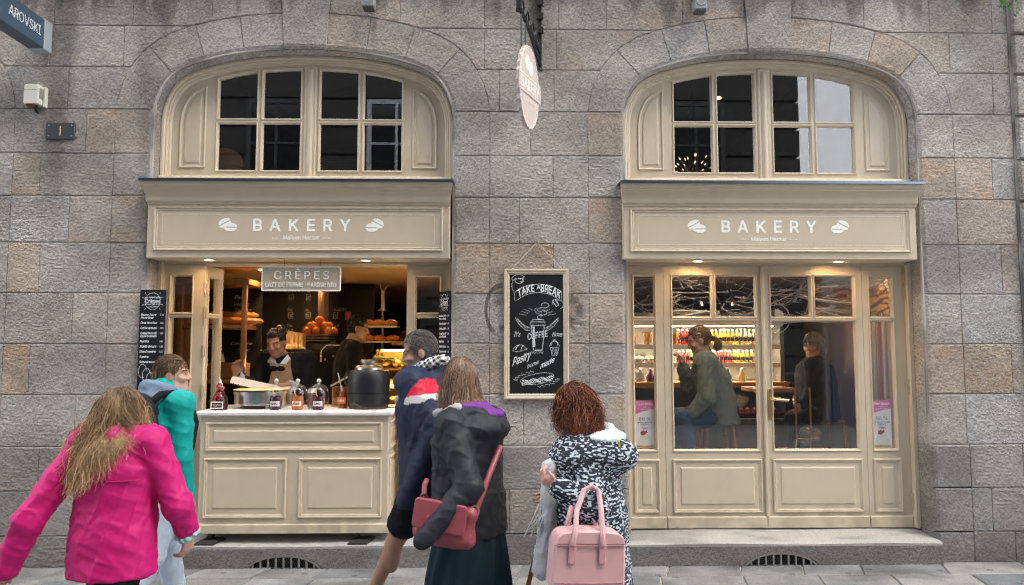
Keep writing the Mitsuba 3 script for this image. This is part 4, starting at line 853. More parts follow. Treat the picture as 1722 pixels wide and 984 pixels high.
dr_ += [warp(text('Pastry', .118, 1.495, .058, cy, width=.135, slant=.25, bold=True), lambda x, z: (x, z + .45 * (x - .12))), warp(text('home', .228, 1.475, .032, cy, width=.085, slant=.25), lambda x, z: (x, z + .45 * (x - .23))), warp(text('made', .325, 1.475, .040, cy, width=.105, slant=.25, bold=True), lambda x, z: (x, z + .5 * (x - .33)))]
sw = warp(M(*(lambda a: (a.vertices, a.faces))(stroke(arc(mid, 1.40, .125, .04, 0, 360, 30), cy, .003))), lambda x, z: (x, z + .16 * (x - mid))); dr_.append(sw)
for dz, w in ((-.018, .007), (-.008, .004), (.0, .006), (-.028, .003)): dr_.append(stroke([(mid - .115 + .23 * t, 1.40 + dz + .16 * (-.115 + .23 * t) + .006 * math.sin(t * 22 + dz * 90)) for t in np.linspace(0, 1, 24)], cy, w))
def burst(a0, a1, n): return [stroke([(mid + r_ * math.cos(a), 1.40 + r_ * .36 * math.sin(a) + .02 * math.cos(a)) for a, r_ in zip(np.radians(np.linspace(a0, a1, n)), [.15, .185] * n)], cy, .003)]
dr_ += burst(175, 100, 13) + burst(270, 345, 13)
add(cb + '__chalk_drawing', dr_, 'm_matte', color=WH); tag(cb + '__chalk_drawing', kind='stuff')
chn = []
for s in (-1, 1):
    for i, t in enumerate(np.linspace(0, 1, 24)):
        p0 = np.array([.305, -.018, 2.428]); p1 = np.array([.305 + s * .185, -.032, 2.226]); c0 = p0 + (p1 - p0) * t
        chn.append(ball(c0, .0052, 1, (1, .6, 1)))
hc = add(cb + '__chain', chn, 'm_metal', color=(.55, .5, .42)); tag(hc, kind='stuff')
add(cb + '__nail', tube([(.305, .0, 2.428), (.305, -.03, 2.432)], .006, 6), 'm_metal', color=(.3, .28, .25))

def menu(name, label, ang, at, w, h):
    k = thing(name, label, 'menu')
    Tm = T().translate(at).rotate([0, 0, 1], ang)
    parts = [(k + '__slate', box(0, w, 0, .012, 0, h), 'm_matte', (.012, .013, .018))]
    wr = [stroke(arc(w * .5, h - .085, w * .30, .062, 0, 360, 28), 0, .003), text('Crêpes', w * .2, h - .10, .032, 0, width=w * .6, bold=True), text('à la carte', w * .36, h - .062, .014, 0), text('sucrées', w * .36, h - .13, .013, 0)]
    wr += [stroke([(w * .1, h - .11), (w * .9, h - .11)], 0, .003), stroke([(w * .1, h - .06), (w * .9, h - .06)], 0, .003)]
    for a in np.radians([20, 45, 135, 160, 200, 225, 315, 340]): wr.append(stroke([(w * .5 + w * .36 * math.cos(a), h - .085 + .072 * math.sin(a)), (w * .5 + w * .45 * math.cos(a), h - .085 + .09 * math.sin(a))], 0, .002))
    z = h - .185
    for s, p in (('Beurre Sucre', '2.50'), ('Sucre Roux', ''), ('Citron Sucre Roux', '3.00'), ('Confiture artisanale', '3.00'), ('Caramel Beurre salé', '3.50'), ('maison Pommenotte', ''), ('Nutella', '3.00'), ('Nutella Banane', '4.00'), ('Grand marnier', '4.50'), ('Suzette', '4.50'), ('Crème de marron', '3.50')):
        z -= .038 if p else .022
        if p == '2.50': z += .03
        wr.append(text(s, w * .06, z, .017, 0, width=min(w * .64, .0095 * len(s)), slant=.2, bold=True))
        if p: wr.append(text(p, w * .82, z, .014, 0, width=w * .13))
    for a in range(3): wr.append(stroke(arc(w * (.2 + .16 * a), .20 - .03 * a, .03, .05, 0, 300, 16), 0, .003))
    parts.append((k + '__chalk_writing', wr, 'm_matte', (.62, .64, .66)))
    for kk, m, mt, c_ in parts:
        kk = add(kk, m, mt, color=c_); tag(kk, kind='stuff' if 'writing' in kk else None); scene[kk]['to_world'] = Tm
    add(k + '__hook', tube([(at[0] + .09 * math.cos(math.radians(ang)), at[1] + .02, at[2] + h), (at[0] + .09 * math.cos(math.radians(ang)), at[1] + .02, at[2] + h + .03)], .003, 5), 'm_metal', color=(.4, .4, .4))
menu('crepe_menu', 'tall narrow black crêpe menu panel left of the open counter', -3, (-2.645, -.040, 1.26), .192, .80)
menu('crepe_menu', 'black crêpe menu panel set slantwise in the right corner of the crêpe opening', -52, (-.445, .125, 1.26), .150, .80)

al = thing('alarm_box', 'small white box on the wall above the street number plate', 'box')
add(al + '__case', [cbox(-3.548, -3.440, -.085, .004, 3.455, 3.605, .005), cbox(-3.436, -3.415, -.03, .004, 3.445, 3.600, .004)], 'm_satin', color=(.62, .62, .55))
add(al + '__lid_line', [box(-3.546, -3.442, -.0865, -.085, 3.56, 3.563), box(-3.44, -3.4385, -.07, -.02, 3.50, 3.58)], 'm_matte', color=(.25, .25, .22))
add(al + '__sensor', cbox(-3.53, -3.465, -.08, -.03, 3.437, 3.456, .004), 'm_gloss', color=(.10, .03, .02)); add(al + '__cable', tube([(-3.49, -.03, 3.44), (-3.488, -.02, 3.42), (-3.48, -.005, 3.405)], .008, 6), 'm_matte', color=(.02, .02, .02))
pl = thing('number_plate', 'dark grey screwed plate with a thin yellow figure 1', 'sign')
add(pl + '__plate', cbox(-3.412, -3.197, -.014, .004, 3.205, 3.332, .004), 'm_satin', color=(.045, .052, .062)); add(pl + '__digit', cbox(-3.308, -3.300, -.0165, -.0135, 3.232, 3.305, .001), 'm_satin', color=(.72, .42, .16))
for x in (-3.39, -3.22):
    for z in (3.23, 3.31): add(pl + '__screw', ball((x, -.014, z), .006, 1, (1, .5, 1)), 'm_metal', color=(.35, .36, .38))
for x, w_ in ((-.975, 'the arched window over the crêpe counter'), (1.553, 'the arched window over the double doors')):
    fl_ = thing('wall_floodlight', f'small grey floodlight above {w_}', 'light')
    add(fl_ + '__box', cbox(x - .048, x + .048, -.16, -.06, 4.20, 4.30, .008), 'm_satin', color=(.22, .24, .26)); add(fl_ + '__ring', lathe([(.026, 0), (.030, .004), (.034, 0)], 18).apply_transform(trimesh.transformations.rotation_matrix(math.pi / 2, [1, 0, 0])).apply_translation((x, -.161, 4.262)), 'm_satin', color=(.3, .32, .34))
    add(fl_ + '__bracket', [cbox(x - .012, x + .012, -.07, .003, 4.27, 4.40, .003), cbox(x - .04, x + .04, -.15, -.07, 4.192, 4.2, .002)], 'm_satin', color=(.06, .06, .06)); add(fl_ + '__glass', ball((x, -.12, 4.315), .03, 2), 'm_gloss', color=(.4, .42, .45))
# projecting oval sign on its iron bracket
bp = thing('iron_bracket', 'black wrought iron bracket carrying the oval bakery sign', 'bracket')
A0, E_ = np.array([.332, -.02, 3.91]), np.array([.148, -.74, 3.93])
blk = (.012, .012, .014)
add(bp + '__wall_rail', [cbox(.318, .346, -.03, .003, 3.775, 4.46, .004)] + [cbox(.306, .358, -.055, -.02, z, z + .05, .004) for z in (4.05, 4.16, 4.27, 4.38)] + [tube([(.332, -.03, 3.775), (.345, -.05, 3.75)], [.014, .008], 6)], 'm_satin', color=blk)
add(bp + '__arm', tube([A0, (A0 + E_) / 2, E_], .015, 6), 'm_satin', color=blk)
add(bp + '__brace', tube([(.332, -.02, 3.80), (.24, -.38, 3.90), tuple(E_ + [0, 0, .02])], .013, 6), 'm_satin', color=blk)
add(bp + '__end_plate', cbox(E_[0] - .02, E_[0] + .02, E_[1] - .03, E_[1] + .03, 3.90, 3.99, .005), 'm_satin', color=blk)
sc_ = []
for t in np.linspace(.15, .85, 4): c0 = A0 + (E_ - A0) * t; sc_.append(tube([c0 + np.array([.25 * .05 * math.cos(a), .97 * .05 * math.cos(a), .05 + .05 * math.sin(a)]) for a in np.linspace(0, 6.28, 12)], .007, 5, False))
add(bp + '__scrolls', sc_, 'm_satin', color=blk)
hgs = [tube([A0 + (E_ - A0) * .72 + [0, 0, .0], A0 + (E_ - A0) * .72 + [0, 0, -.215]], .006, 5), tube([A0 + (E_ - A0) * .9, A0 + (E_ - A0) * .9 + [0.0, 0, -.25]], .006, 5)]
add(bp + '__hanger', hgs[0], 'm_satin', color=blk); add(bp + '__hanger', hgs[1], 'm_satin', color=blk)
ov = thing('oval_sign', 'scalloped oval BAKERY sign hanging edge on from the iron bracket', 'sign')
OT = T().translate([.212, -.60, 3.42]).rotate([0, 0, 1], 66)
th = np.linspace(0, 2 * np.pi, 113)[:-1]; sc1 = 1 + .022 * np.cos(th * 28)
oP = np.stack([.180 * np.cos(th) * sc1, .288 * np.sin(th) * sc1], 1)
def oadd(kk, m, c_): k = add(ov + kk, m, 'm_satin', color=c_); scene[k]['to_world'] = OT
oadd('__plate', rings(oP, [(0, .012), (0, -.012)]), (.56, .48, .44)); oadd('__rim', rings(oP, [(0, -.0125), (.0, -.015), (.007, -.015), (.007, -.0125)], cap=False), (.80, .77, .74))
oadd('__rim', rings(inset_poly(ccw(oP), .014), [(0, -.0125), (.0, -.014), (.003, -.014), (.003, -.0125)], cap=False), (.80, .77, .74))
rb_ = np.array([(-.205, -.045), (-.18, -.012), (-.205, .06), (-.19, .06), (.19, .06), (.205, .06), (.185, .012), (.205, -.045)]) * [1, 1.0]
rb_ = rect(-.20, .20, -.062, .062); oadd('__ribbon', rings(rb_, [(0, -.012), (0, -.020)]), (.54, .46, .42)); oadd('__ribbon_edge', rings(rb_, [(0, -.0205), (.006, -.0205)], cap=False), (.82, .80, .77))
oadd('__lettering', text('BAKERY', -.165, -.038, .076, -.0205, width=.33, bold=True), (.84, .82, .80)); tag(ov + '__lettering', kind='stuff'); oadd('__name', text('Maison Hector', -.105, -.118, .032, -.0125, width=.21, slant=.15), (.78, .74, .70))
oadd('__emblem', [plate(Polygon(arc(x, z, .042, .052, 0, 360, 20)), -.0135 - d_, -.0125) for x, z, d_ in ((-.03, .165, .0), (.028, .135, .001))], (.84, .82, .80))
# lit box sign cut by the frame's corner
bs = thing('box_sign', 'dark blue projecting box sign with thin white capitals', 'sign')
sx = -3.39
add(bs + '__case', cbox(sx - .12, sx, -1.35, -.125, 3.865, 4.085, .004), 'm_satin', color=(.05, .085, .13)); add(bs + '__end_cap', cbox(sx - .125, sx + .004, -.124, -.03, 3.86, 4.09, .004), 'm_satin', color=(.34, .38, .42))
tm = text('AROVSKI', 0, 0, .072, 0, width=.36, depth=.002); v = tm.vertices.copy(); tm.vertices = np.stack([sx + .0005 - v[:, 1], -.53 + v[:, 0], 3.945 + v[:, 2]], 1)
add(bs + '__lettering', tm, 'm_matte', color=(.62, .64, .66)); add(bs + '__bracket', box(sx - .09, sx - .03, -.04, .003, 3.95, 4.0), 'm_satin', color=(.02, .02, .02))
# trailing plant
hp_ = thing('trailing_plant', 'bright green leaves trailing down at the top of the rusticated wall', 'plant')
lv_, st_ = [], []
for i in range(14):
    x = 3.80 + .05 * i * .7; L = rng.uniform(.05, .24); p = np.array([[x, -.12, 4.60], [x + rng.uniform(-.05, .05), -.2, 4.50], [x + rng.uniform(-.06, .06), -.22, 4.34 - L * .8]]); st_.append(tube(p, .003, 4))
    for q in range(14):
        c0 = p[1] + (p[2] - p[1]) * rng.uniform(0, 1) + rng.normal(0, .018, 3); a = rng.normal(0, 1, 3); a /= np.linalg.norm(a); u = np.cross(a, [0, 0, 1]); u /= np.linalg.norm(u) + 1e-6; s = rng.uniform(.015, .03)
        lv_.append(M([c0 - a * s, c0 + u * s * .5, c0 + a * s, c0 - u * s * .5], [[0, 1, 2], [0, 2, 3]]))
scene['m_leaf'] = pr(base_color=rgb(.09, .20, .03), roughness=.5)
add(hp_ + '__leaves', lv_, 'm_leaf'); tag(hp_ + '__leaves', kind='stuff'); add(hp_ + '__stems', st_, 'm_leaf'); tag(hp_ + '__stems', kind='stuff')

# ================================================================ the far side of the street, seen only in the glass
ob = thing('opposite_building', 'dark stone building across the street, mirrored in the panes', 'building')
oy = -9.4
add(ob + '__wall', box(-16, 6.35, oy - 3, oy, 0, 15.5), 'm_matte', color=(.06, .06, .06))
for k_ in range(25): add(ob + '__stone_band', box(-16.02, 6.35 + (.06 if k_ % 1 == 0 else 0), oy - .5, oy + .05, .3 + k_ * .6, .3 + k_ * .6 + .54), 'm_matte', color=np.array((.068, .067, .066)) * rng.uniform(.85, 1.1))
for x in (-13, -10.2, -7.4, -4.6, -2.1, 1.2, 4.2):
    for z in (2.0, 5.9, 9.6):
        k = add(ob + '__window', [box(x - .62, x + .62, oy + .04, oy + .09, z - .95, z - .85), box(x - .62, x + .62, oy + .04, oy + .09, z + .85, z + .95), box(x - .62, x - .52, oy + .04, oy + .09, z - .85, z + .85), box(x + .52, x + .62, oy + .04, oy + .09, z - .85, z + .85), box(x - .03, x + .03, oy + .06, oy + .09, z - .85, z + .85), box(x - .52, x + .52, oy + .065, oy + .085, z - .02, z + .03)], 'm_satin', color=(.5, .54, .56) if abs(x + 2.1) < .1 and abs(z - 5.9) < 1 else (.05, .052, .055))
        add(k + '__pane', box(x - .52, x + .52, oy + .051, oy + .06, z - .85, z + .85), 'm_gloss', color=(.02, .022, .025))
o2 = thing('opposite_shop', 'low pale building with a dark blue shop front and red awning, mirrored in the doors', 'building')
add(o2 + '__wall', box(6.9, 18, oy - 3, oy - .1, 0, 4.6), 'm_matte', color=(.40, .38, .36)); add(o2 + '__shop_front', [box(7.0, 11, oy - .1, oy, 0, 2.3)], 'm_satin', color=(.05, .09, .16))
aw = M([[7.0, oy, 2.9], [11, oy, 2.9], [11, oy + .8, 2.45], [7.0, oy + .8, 2.45]], [[0, 1, 2], [0, 2, 3]]); add(o2 + '__awning', aw, 'm_matte', color=(.14, .035, .04)); add(o2 + '__door', [box(7.6, 8.3, oy, oy + .03, .1, 2.2), box(9.2, 10.4, oy, oy + .03, .8, 2.2)], 'm_satin', color=(.16, .25, .34))
# ================================================================ people: skeleton, distance field, surface
def RZ(a): a = math.radians(a); return np.array([[math.cos(a), -math.sin(a), 0], [math.sin(a), math.cos(a), 0], [0, 0, 1.0]])
def RX(a): a = math.radians(a); return np.array([[1.0, 0, 0], [0, math.cos(a), -math.sin(a)], [0, math.sin(a), math.cos(a)]])
def RY(a): a = math.radians(a); return np.array([[math.cos(a), 0, math.sin(a)], [0, 1.0, 0], [-math.sin(a), 0, math.cos(a)]])
def unit(v): v = np.asarray(v, float); return v / (np.linalg.norm(v) + 1e-9)

class Field:
    """A signed distance on a grid; every primitive is blended in within its own box."""
    def __init__(s, lo, hi, h):
        s.lo, s.h = np.asarray(lo, float), h; s.n = np.ceil((np.asarray(hi) - s.lo) / h).astype(int) + 1
        s.D = np.full(s.n, .3, np.float32)
    def sub(s, lo, hi):
        a = np.clip(np.floor((np.asarray(lo) - s.lo) / s.h).astype(int), 0, s.n); b = np.clip(np.ceil((np.asarray(hi) - s.lo) / s.h).astype(int) + 1, 0, s.n)
        g = [s.lo[k] + s.h * np.arange(a[k], b[k]) for k in range(3)]
        return tuple(slice(a[k], b[k]) for k in range(3)), np.stack(np.meshgrid(*g, indexing='ij'), -1)
    def put(s, fn, lo, hi, k, carve=False):
        sl, P = s.sub(np.asarray(lo) - .03 - k, np.asarray(hi) + .03 + k)
        if P.size == 0: return s
        d = fn(P); a = s.D[sl]
        if carve: d, a = -d, -a; d = -d; a = -a; hh = np.maximum(k - np.abs(a + d), 0) / max(k, 1e-6); s.D[sl] = np.maximum(a, -d) + hh * hh * k / 4; return s
        hh = np.maximum(k - np.abs(a - d), 0) / max(k, 1e-6); s.D[sl] = np.minimum(a, d) - hh * hh * k / 4; return s
    def cone(s, a, b, ra, rb, k=.02):
        a, b = np.asarray(a, float), np.asarray(b, float); ab = b - a; L = ab @ ab + 1e-12
        def fn(P):
            t = np.clip((P - a) @ ab / L, 0, 1); return np.linalg.norm(P - a - t[..., None] * ab, axis=-1) - (ra + (rb - ra) * t)
        m = max(ra, rb); return s.put(fn, np.minimum(a, b) - m, np.maximum(a, b) + m, k)
    def ell(s, c, r, R=np.eye(3), k=.02, carve=False):
        c, r = np.asarray(c, float), np.asarray(r, float)
        def fn(P):
            q = (P - c) @ R; k0 = np.linalg.norm(q / r, axis=-1); k1 = np.linalg.norm(q / (r * r), axis=-1) + 1e-9; return k0 * (k0 - 1) / k1
        m = r.max(); return s.put(fn, c - m, c + m, k, carve)
    def col(s, pts, R, k=.03):
        """A stack of elliptic rings: (centre, half width, half depth), turned by R, rounded at its ends."""
        pts = sorted(pts, key=lambda q: q[0][2]); z = np.array([q[0][2] for q in pts]); cx, cy = (np.array([q[0][i] for q in pts]) for i in (0, 1)); rx, ry = (np.array([q[i] for q in pts]) for i in (1, 2))
        def fn(P):
            zz = P[..., 2]; qx = P[..., 0] - np.interp(zz, z, cx); qy = P[..., 1] - np.interp(zz, z, cy); a = np.interp(zz, z, rx); b = np.interp(zz, z, ry)
            u = qx * R[0, 0] + qy * R[1, 0]; w = qx * R[0, 1] + qy * R[1, 1]; k0 = np.sqrt((u / a) ** 2 + (w / b) ** 2) + 1e-9; k1 = np.sqrt((u / a ** 2) ** 2 + (w / b ** 2) ** 2) + 1e-9
            return np.maximum(k0 * (k0 - 1) / k1, np.maximum(z[0] - zz, zz - z[-1]))
        m = max(rx.max(), ry.max()); return s.put(fn, [cx.min() - m, cy.min() - m, z[0]], [cx.max() + m, cy.max() + m, z[-1]], k)
    def above(s, p, n):
        """Keeps what lies on the side of the plane through p that n points to."""
        _, P = s.sub(s.lo, s.lo + s.h * (s.n - 1)); P = P[:s.n[0], :s.n[1], :s.n[2]]
        s.D = np.maximum(s.D, -((P - np.asarray(p)) @ unit(n)).astype(np.float32)); return s
    def mesh(s):
        D = s.D.copy(); D[[0, -1]] = .1; D[:, [0, -1]] = .1; D[:, :, [0, -1]] = .1
        S = D < 0; n = np.array(D.shape) - 1; c = np.zeros(n, np.int8); offs = list(np.ndindex(2, 2, 2))
        for o in offs: c += S[o[0]:o[0] + n[0], o[1]:o[1] + n[1], o[2]:o[2] + n[2]]
        act = (c > 0) & (c < 8); ijk = np.argwhere(act); idx = np.full(n, -1); idx[act] = np.arange(len(ijk))
        val = {o: D[ijk[:, 0] + o[0], ijk[:, 1] + o[1], ijk[:, 2] + o[2]] for o in offs}
        acc, cnt = np.zeros((len(ijk), 3)), np.zeros((len(ijk), 1))
        for o in offs:
            for k in range(3):
                if o[k]: continue
                q = list(o); q[k] = 1; a, b = val[o], val[tuple(q)]; m = (a < 0) != (b < 0); t = np.where(m, a / (a - b + 1e-12), 0)
                p = np.array(o, float)[None] + np.eye(3)[k] * t[:, None]; acc += p * m[:, None]; cnt[:, 0] += m
        v = s.lo + s.h * (ijk + acc / np.maximum(cnt, 1)); F = []
        for k in range(3):
            a_, b_ = [i for i in range(3) if i != k]
            e = np.argwhere(np.diff(S, axis=k)); e = e[(e[:, a_] > 0) & (e[:, b_] > 0) & (e[:, a_] < n[a_]) & (e[:, b_] < n[b_])]
            g = []
            for da, db in ((1, 1), (0, 1), (0, 0), (1, 0)): q = e.copy(); q[:, a_] -= da; q[:, b_] -= db; g.append(idx[q[:, 0], q[:, 1], q[:, 2]])
            g = np.stack(g, 1); fl = S[e[:, 0], e[:, 1], e[:, 2]]; 
            if k == 1: fl = ~fl
            g[~fl] = g[~fl][:, ::-1]; F.append(g)
        F = np.vstack(F); return M(v, np.vstack([F[:, [0, 1, 2]], F[:, [0, 2, 3]]]))

def skel(x, y, z0, yaw, H, lean=0, legs=(0, 0, 0, 0), side=0, **over):
    """World joints of a figure of height H at (x, y) whose chest looks along yaw (0 = away from the street's viewer, 90 = left)."""
    s = H / 1.75; R = RZ(yaw)
    L = dict(pelvis=(0, 0, .95), belly=(0, .005, 1.10), chest=(0, -.005, 1.29), neck=(0, -.025, 1.475), head=(0, .03, 1.630), shL=(-.185, -.015, 1.425), shR=(.185, -.015, 1.425), elL=(-.25, -.04, 1.14), elR=(.25, -.04, 1.14), wrL=(-.265, .03, .89), wrR=(.265, .03, .89))
    up = RX(-lean) @ np.eye(3); up = RX(-lean) @ RY(side); pv = np.array(L['pelvis'])
    J = {k: pv + up @ (np.array(p) - pv) for k, p in L.items()}
    for i, (sd, n) in enumerate(((-1, 'L'), (1, 'R'))):
        a, b = math.radians(legs[2 * i]), math.radians(legs[2 * i + 1]); hp_ = np.array([sd * .09, 0, .92]); kn = hp_ + .43 * np.array([0, math.sin(a), -math.cos(a)]); an = kn + .41 * np.array([0, math.sin(a - b), -math.cos(a - b)])
        J['hip' + n], J['kn' + n], J['an' + n] = hp_, kn, an
    W_ = {k: np.array([x, y, z0]) + R @ (p * s) for k, p in J.items()}
    W_.update({k: np.asarray(v, float) for k, v in over.items()}); W_['s'], W_['R'] = s, R
    W_['hR'] = R
    return W_
def look(J, yaw, pitch=0, roll=0): J['hR'] = RZ(yaw) @ RX(pitch) @ RY(roll); return J

HE, HC = np.array([.078, .098, .097]), np.array([0, -.014, .028])        # the skull's half axes and centre in the head's own frame
def human(J, h=.0065, hands=None, shoes=True):
    """The body as one closed surface, and the head-local position of its vertices."""
    s, R = J['s'], J['R']; pts = np.array([v for k, v in J.items() if k not in ('s', 'R', 'hR', 'toeL', 'toeR')])
    F = Field(pts.min(0) - .24 * s, pts.max(0) + .24 * s, h)
    F.col([(J['pelvis'] - [0, 0, .10 * s], .135 * s, .105 * s), (J['pelvis'], .165 * s, .12 * s), (J['belly'], .140 * s, .105 * s), (J['chest'], .160 * s, .115 * s), (J['chest'] + (J['neck'] - J['chest']) * .55, .150 * s, .09 * s), (J['neck'], .06 * s, .06 * s)], R, .04)
    for n in 'LR':
        F.cone(J['sh' + n], J['neck'], .055 * s, .045 * s, .04); F.cone(J['sh' + n], J['el' + n], .052 * s, .040 * s, .03); F.cone(J['el' + n], J['wr' + n], .040 * s, .026 * s, .02)
        F.cone(J['hip' + n], J['kn' + n], .085 * s, .056 * s, .03); F.cone(J['kn' + n], J['an' + n], .052 * s, .036 * s, .02); F.ell(J['kn' + n] * .7 + J['an' + n] * .3 - R @ np.array([0, .016, 0]) * s, np.array([.045, .045, .11]) * s, R, .03)
        t = J.get('toe' + n, R @ np.array([0, 1.0, 0])); F.cone(J['an' + n] + [0, 0, -.045 * s], J['an' + n] + t * .16 * s + [0, 0, -.055 * s], .036 * s, .028 * s, .03)
    h_, hR = J['head'], J['hR']
    def g(p): return h_ + hR @ (np.asarray(p) * s)
    F.cone(J['neck'] - [0, 0, .03], g((0, -.02, -.05)), .056 * s, .053 * s, .03)
    F.ell(g(HC), HE * s, hR, .01); F.ell(g((0, .022, -.045)), np.array([.056, .066, .075]) * s, hR, .03); F.ell(g((0, .062, -.098)), np.array([.026, .022, .020]) * s, hR, .03)
    F.cone(g((-.05, .02, -.075)), g((0, .06, -.10)), .016 * s, .018 * s, .03); F.cone(g((.05, .02, -.075)), g((0, .06, -.10)), .016 * s, .018 * s, .03)
    for sd in (-1, 1):
        F.ell(g((sd * .033, .096, .000)), np.array([.015, .013, .010]) * s, hR, .012, True); F.ell(g((sd * .042, .064, -.030)), np.array([.022, .022, .018]) * s, hR, .02)
        F.ell(g((sd * .032, .076, -.001)), np.full(3, .0125 * s), hR, .002); F.cone(g((sd * .014, .086, .020)), g((sd * .052, .070, .020)), .0055 * s, .005 * s, .015)
        F.ell(g((sd * .078, -.008, -.012)), np.array([.010, .020, .031]) * s, RZ(0) @ hR, .006)
    F.cone(g((0, .088, .010)), g((0, .106, -.030)), .007 * s, .0105 * s, .012); F.cone(g((-.012, .096, -.034)), g((.012, .096, -.034)), .009 * s, .009 * s, .01)
    F.cone(g((-.018, .083, -.060)), g((.018, .083, -.060)), .0075 * s, .0075 * s, .008); F.cone(g((-.015, .082, -.071)), g((.015, .082, -.071)), .0085 * s, .0085 * s, .008)
    for n in 'LR':
        hd = (hands or {}).get(n)
        if not hd: hd = (unit(J['wr' + n] - J['el' + n]), unit(R @ np.array([1.0 if n == 'L' else -1.0, 0, 0])), .5)
        d, pn, cu = unit(hd[0]), unit(hd[1]), hd[2]; pn = unit(pn - d * (pn @ d)); w = np.cross(d, pn); w0 = J['wr' + n]
        fsd = 1 if n == 'L' else -1
        for i, q in enumerate((-1.5, -.5, .5, 1.5)):
            kn = w0 + (d * (.088 - .004 * abs(q)) + w * q * .0195) * s; F.cone(w0 + w * q * .011 * s, kn, .017 * s, .0125 * s, .012)
            a1, a2 = cu * .9, cu * 2.0; L1 = (.046, .052, .048, .038)[i if fsd > 0 else 3 - i] * s
            k1 = kn + L1 * (d * math.cos(a1) + pn * math.sin(a1)) + w * q * .003; F.cone(kn, k1, .0105 * s, .0095 * s, .004); k2 = k1 + L1 * .85 * (d * math.cos(a2) + pn * math.sin(a2)); F.cone(k1, k2, .0093 * s, .0078 * s, .004)
        tb = -fsd; b0 = w0 + (d * .022 + w * tb * .022) * s; b1 = b0 + (d * .035 + w * tb * .030 + pn * .018 * cu) * s; F.cone(b0, b1, .015 * s, .011 * s, .010); F.cone(b1, b1 + (d * .032 + w * tb * .004 + pn * .016 * cu) * s, .0105 * s, .0085 * s, .004)
    m = F.mesh(); q = (m.vertices - h_) @ hR / s
    return m, q
def scalp(q, line=.045):
    """Where hair grows: above the hairline, behind the ears."""
    z = q[:, 2] - HC[2]; return (np.linalg.norm((q - HC) / HE, axis=1) < 1.25) & ((q[:, 1] < -.015 + .0 * z) & (q[:, 2] > -.062) & ~((np.abs(q[:, 0]) > .076) & (np.abs(q[:, 2] + .012) < .034) & (q[:, 1] > -.03)) | (q[:, 2] > line + .020 * (q[:, 1] > .05)) | ((q[:, 1] < .05) & (q[:, 2] > .02)))
def skin(q, tone, hair=None, line=.045, eye=True, beard=None):
    c = np.tile(np.asarray(tone, float), (len(q), 1)); x, y, z = np.abs(q[:, 0]), q[:, 1], q[:, 2]
    near = (np.abs(q) < .16).all(1)
    c[near & (y > .078) & (x < .024) & (np.abs(z + .066) < .0105)] *= (.97, .72, .70)
    if eye: c[near & (y > .070) & (np.abs(x - .032) < .011) & (np.abs(z) < .0055)] = (.20, .12, .095); c[near & (y > .06) & (np.abs(x - .034) < .021) & (np.abs(z - .021) < .0042)] = (np.asarray(hair) * .8 if hair is not None else (.1, .06, .04))
    if beard is not None: c[near & (y > .0) & (z < -.035) & (z > -.125) & ~((z > -.05) & (y > .075) & (x < .02))] = beard
    if hair is not None: c[near & scalp(q, line)] = hair
    return c

def tubes(P, r, n=3):
    """Many strands at once: P (N, S, 3), r (N, S)."""
    N, S = P.shape[:2]; t = np.gradient(P, axis=1); t /= np.linalg.norm(t, axis=2, keepdims=True) + 1e-9
    a = np.cross(t, [.31, .52, .79]); a /= np.linalg.norm(a, axis=2, keepdims=True) + 1e-9; b = np.cross(t, a); an = np.arange(n) * 2 * np.pi / n
    v = P[:, :, None] + r[:, :, None, None] * (np.cos(an)[:, None] * a[:, :, None] + np.sin(an)[:, None] * b[:, :, None])
    i = (np.arange(N)[:, None, None] * S + np.arange(S - 1)[None, :, None]) * n + np.arange(n)[None, None]; j = (np.arange(N)[:, None, None] * S + np.arange(S - 1)[None, :, None]) * n + (np.arange(n)[None, None] + 1) % n
    f = np.stack([np.stack([i, j, j + n], -1), np.stack([i, j + n, i + n], -1)], -2).reshape(-1, 3); return M(v.reshape(-1, 3), f)
def roots(J, N, r, line=.045, low=-.06):
    u = r.normal(size=(N * 4, 3)); u /= np.linalg.norm(u, axis=1, keepdims=True); q = HC + HE * u; q = q[scalp(q, line) & (q[:, 2] > low)][:N]; return q
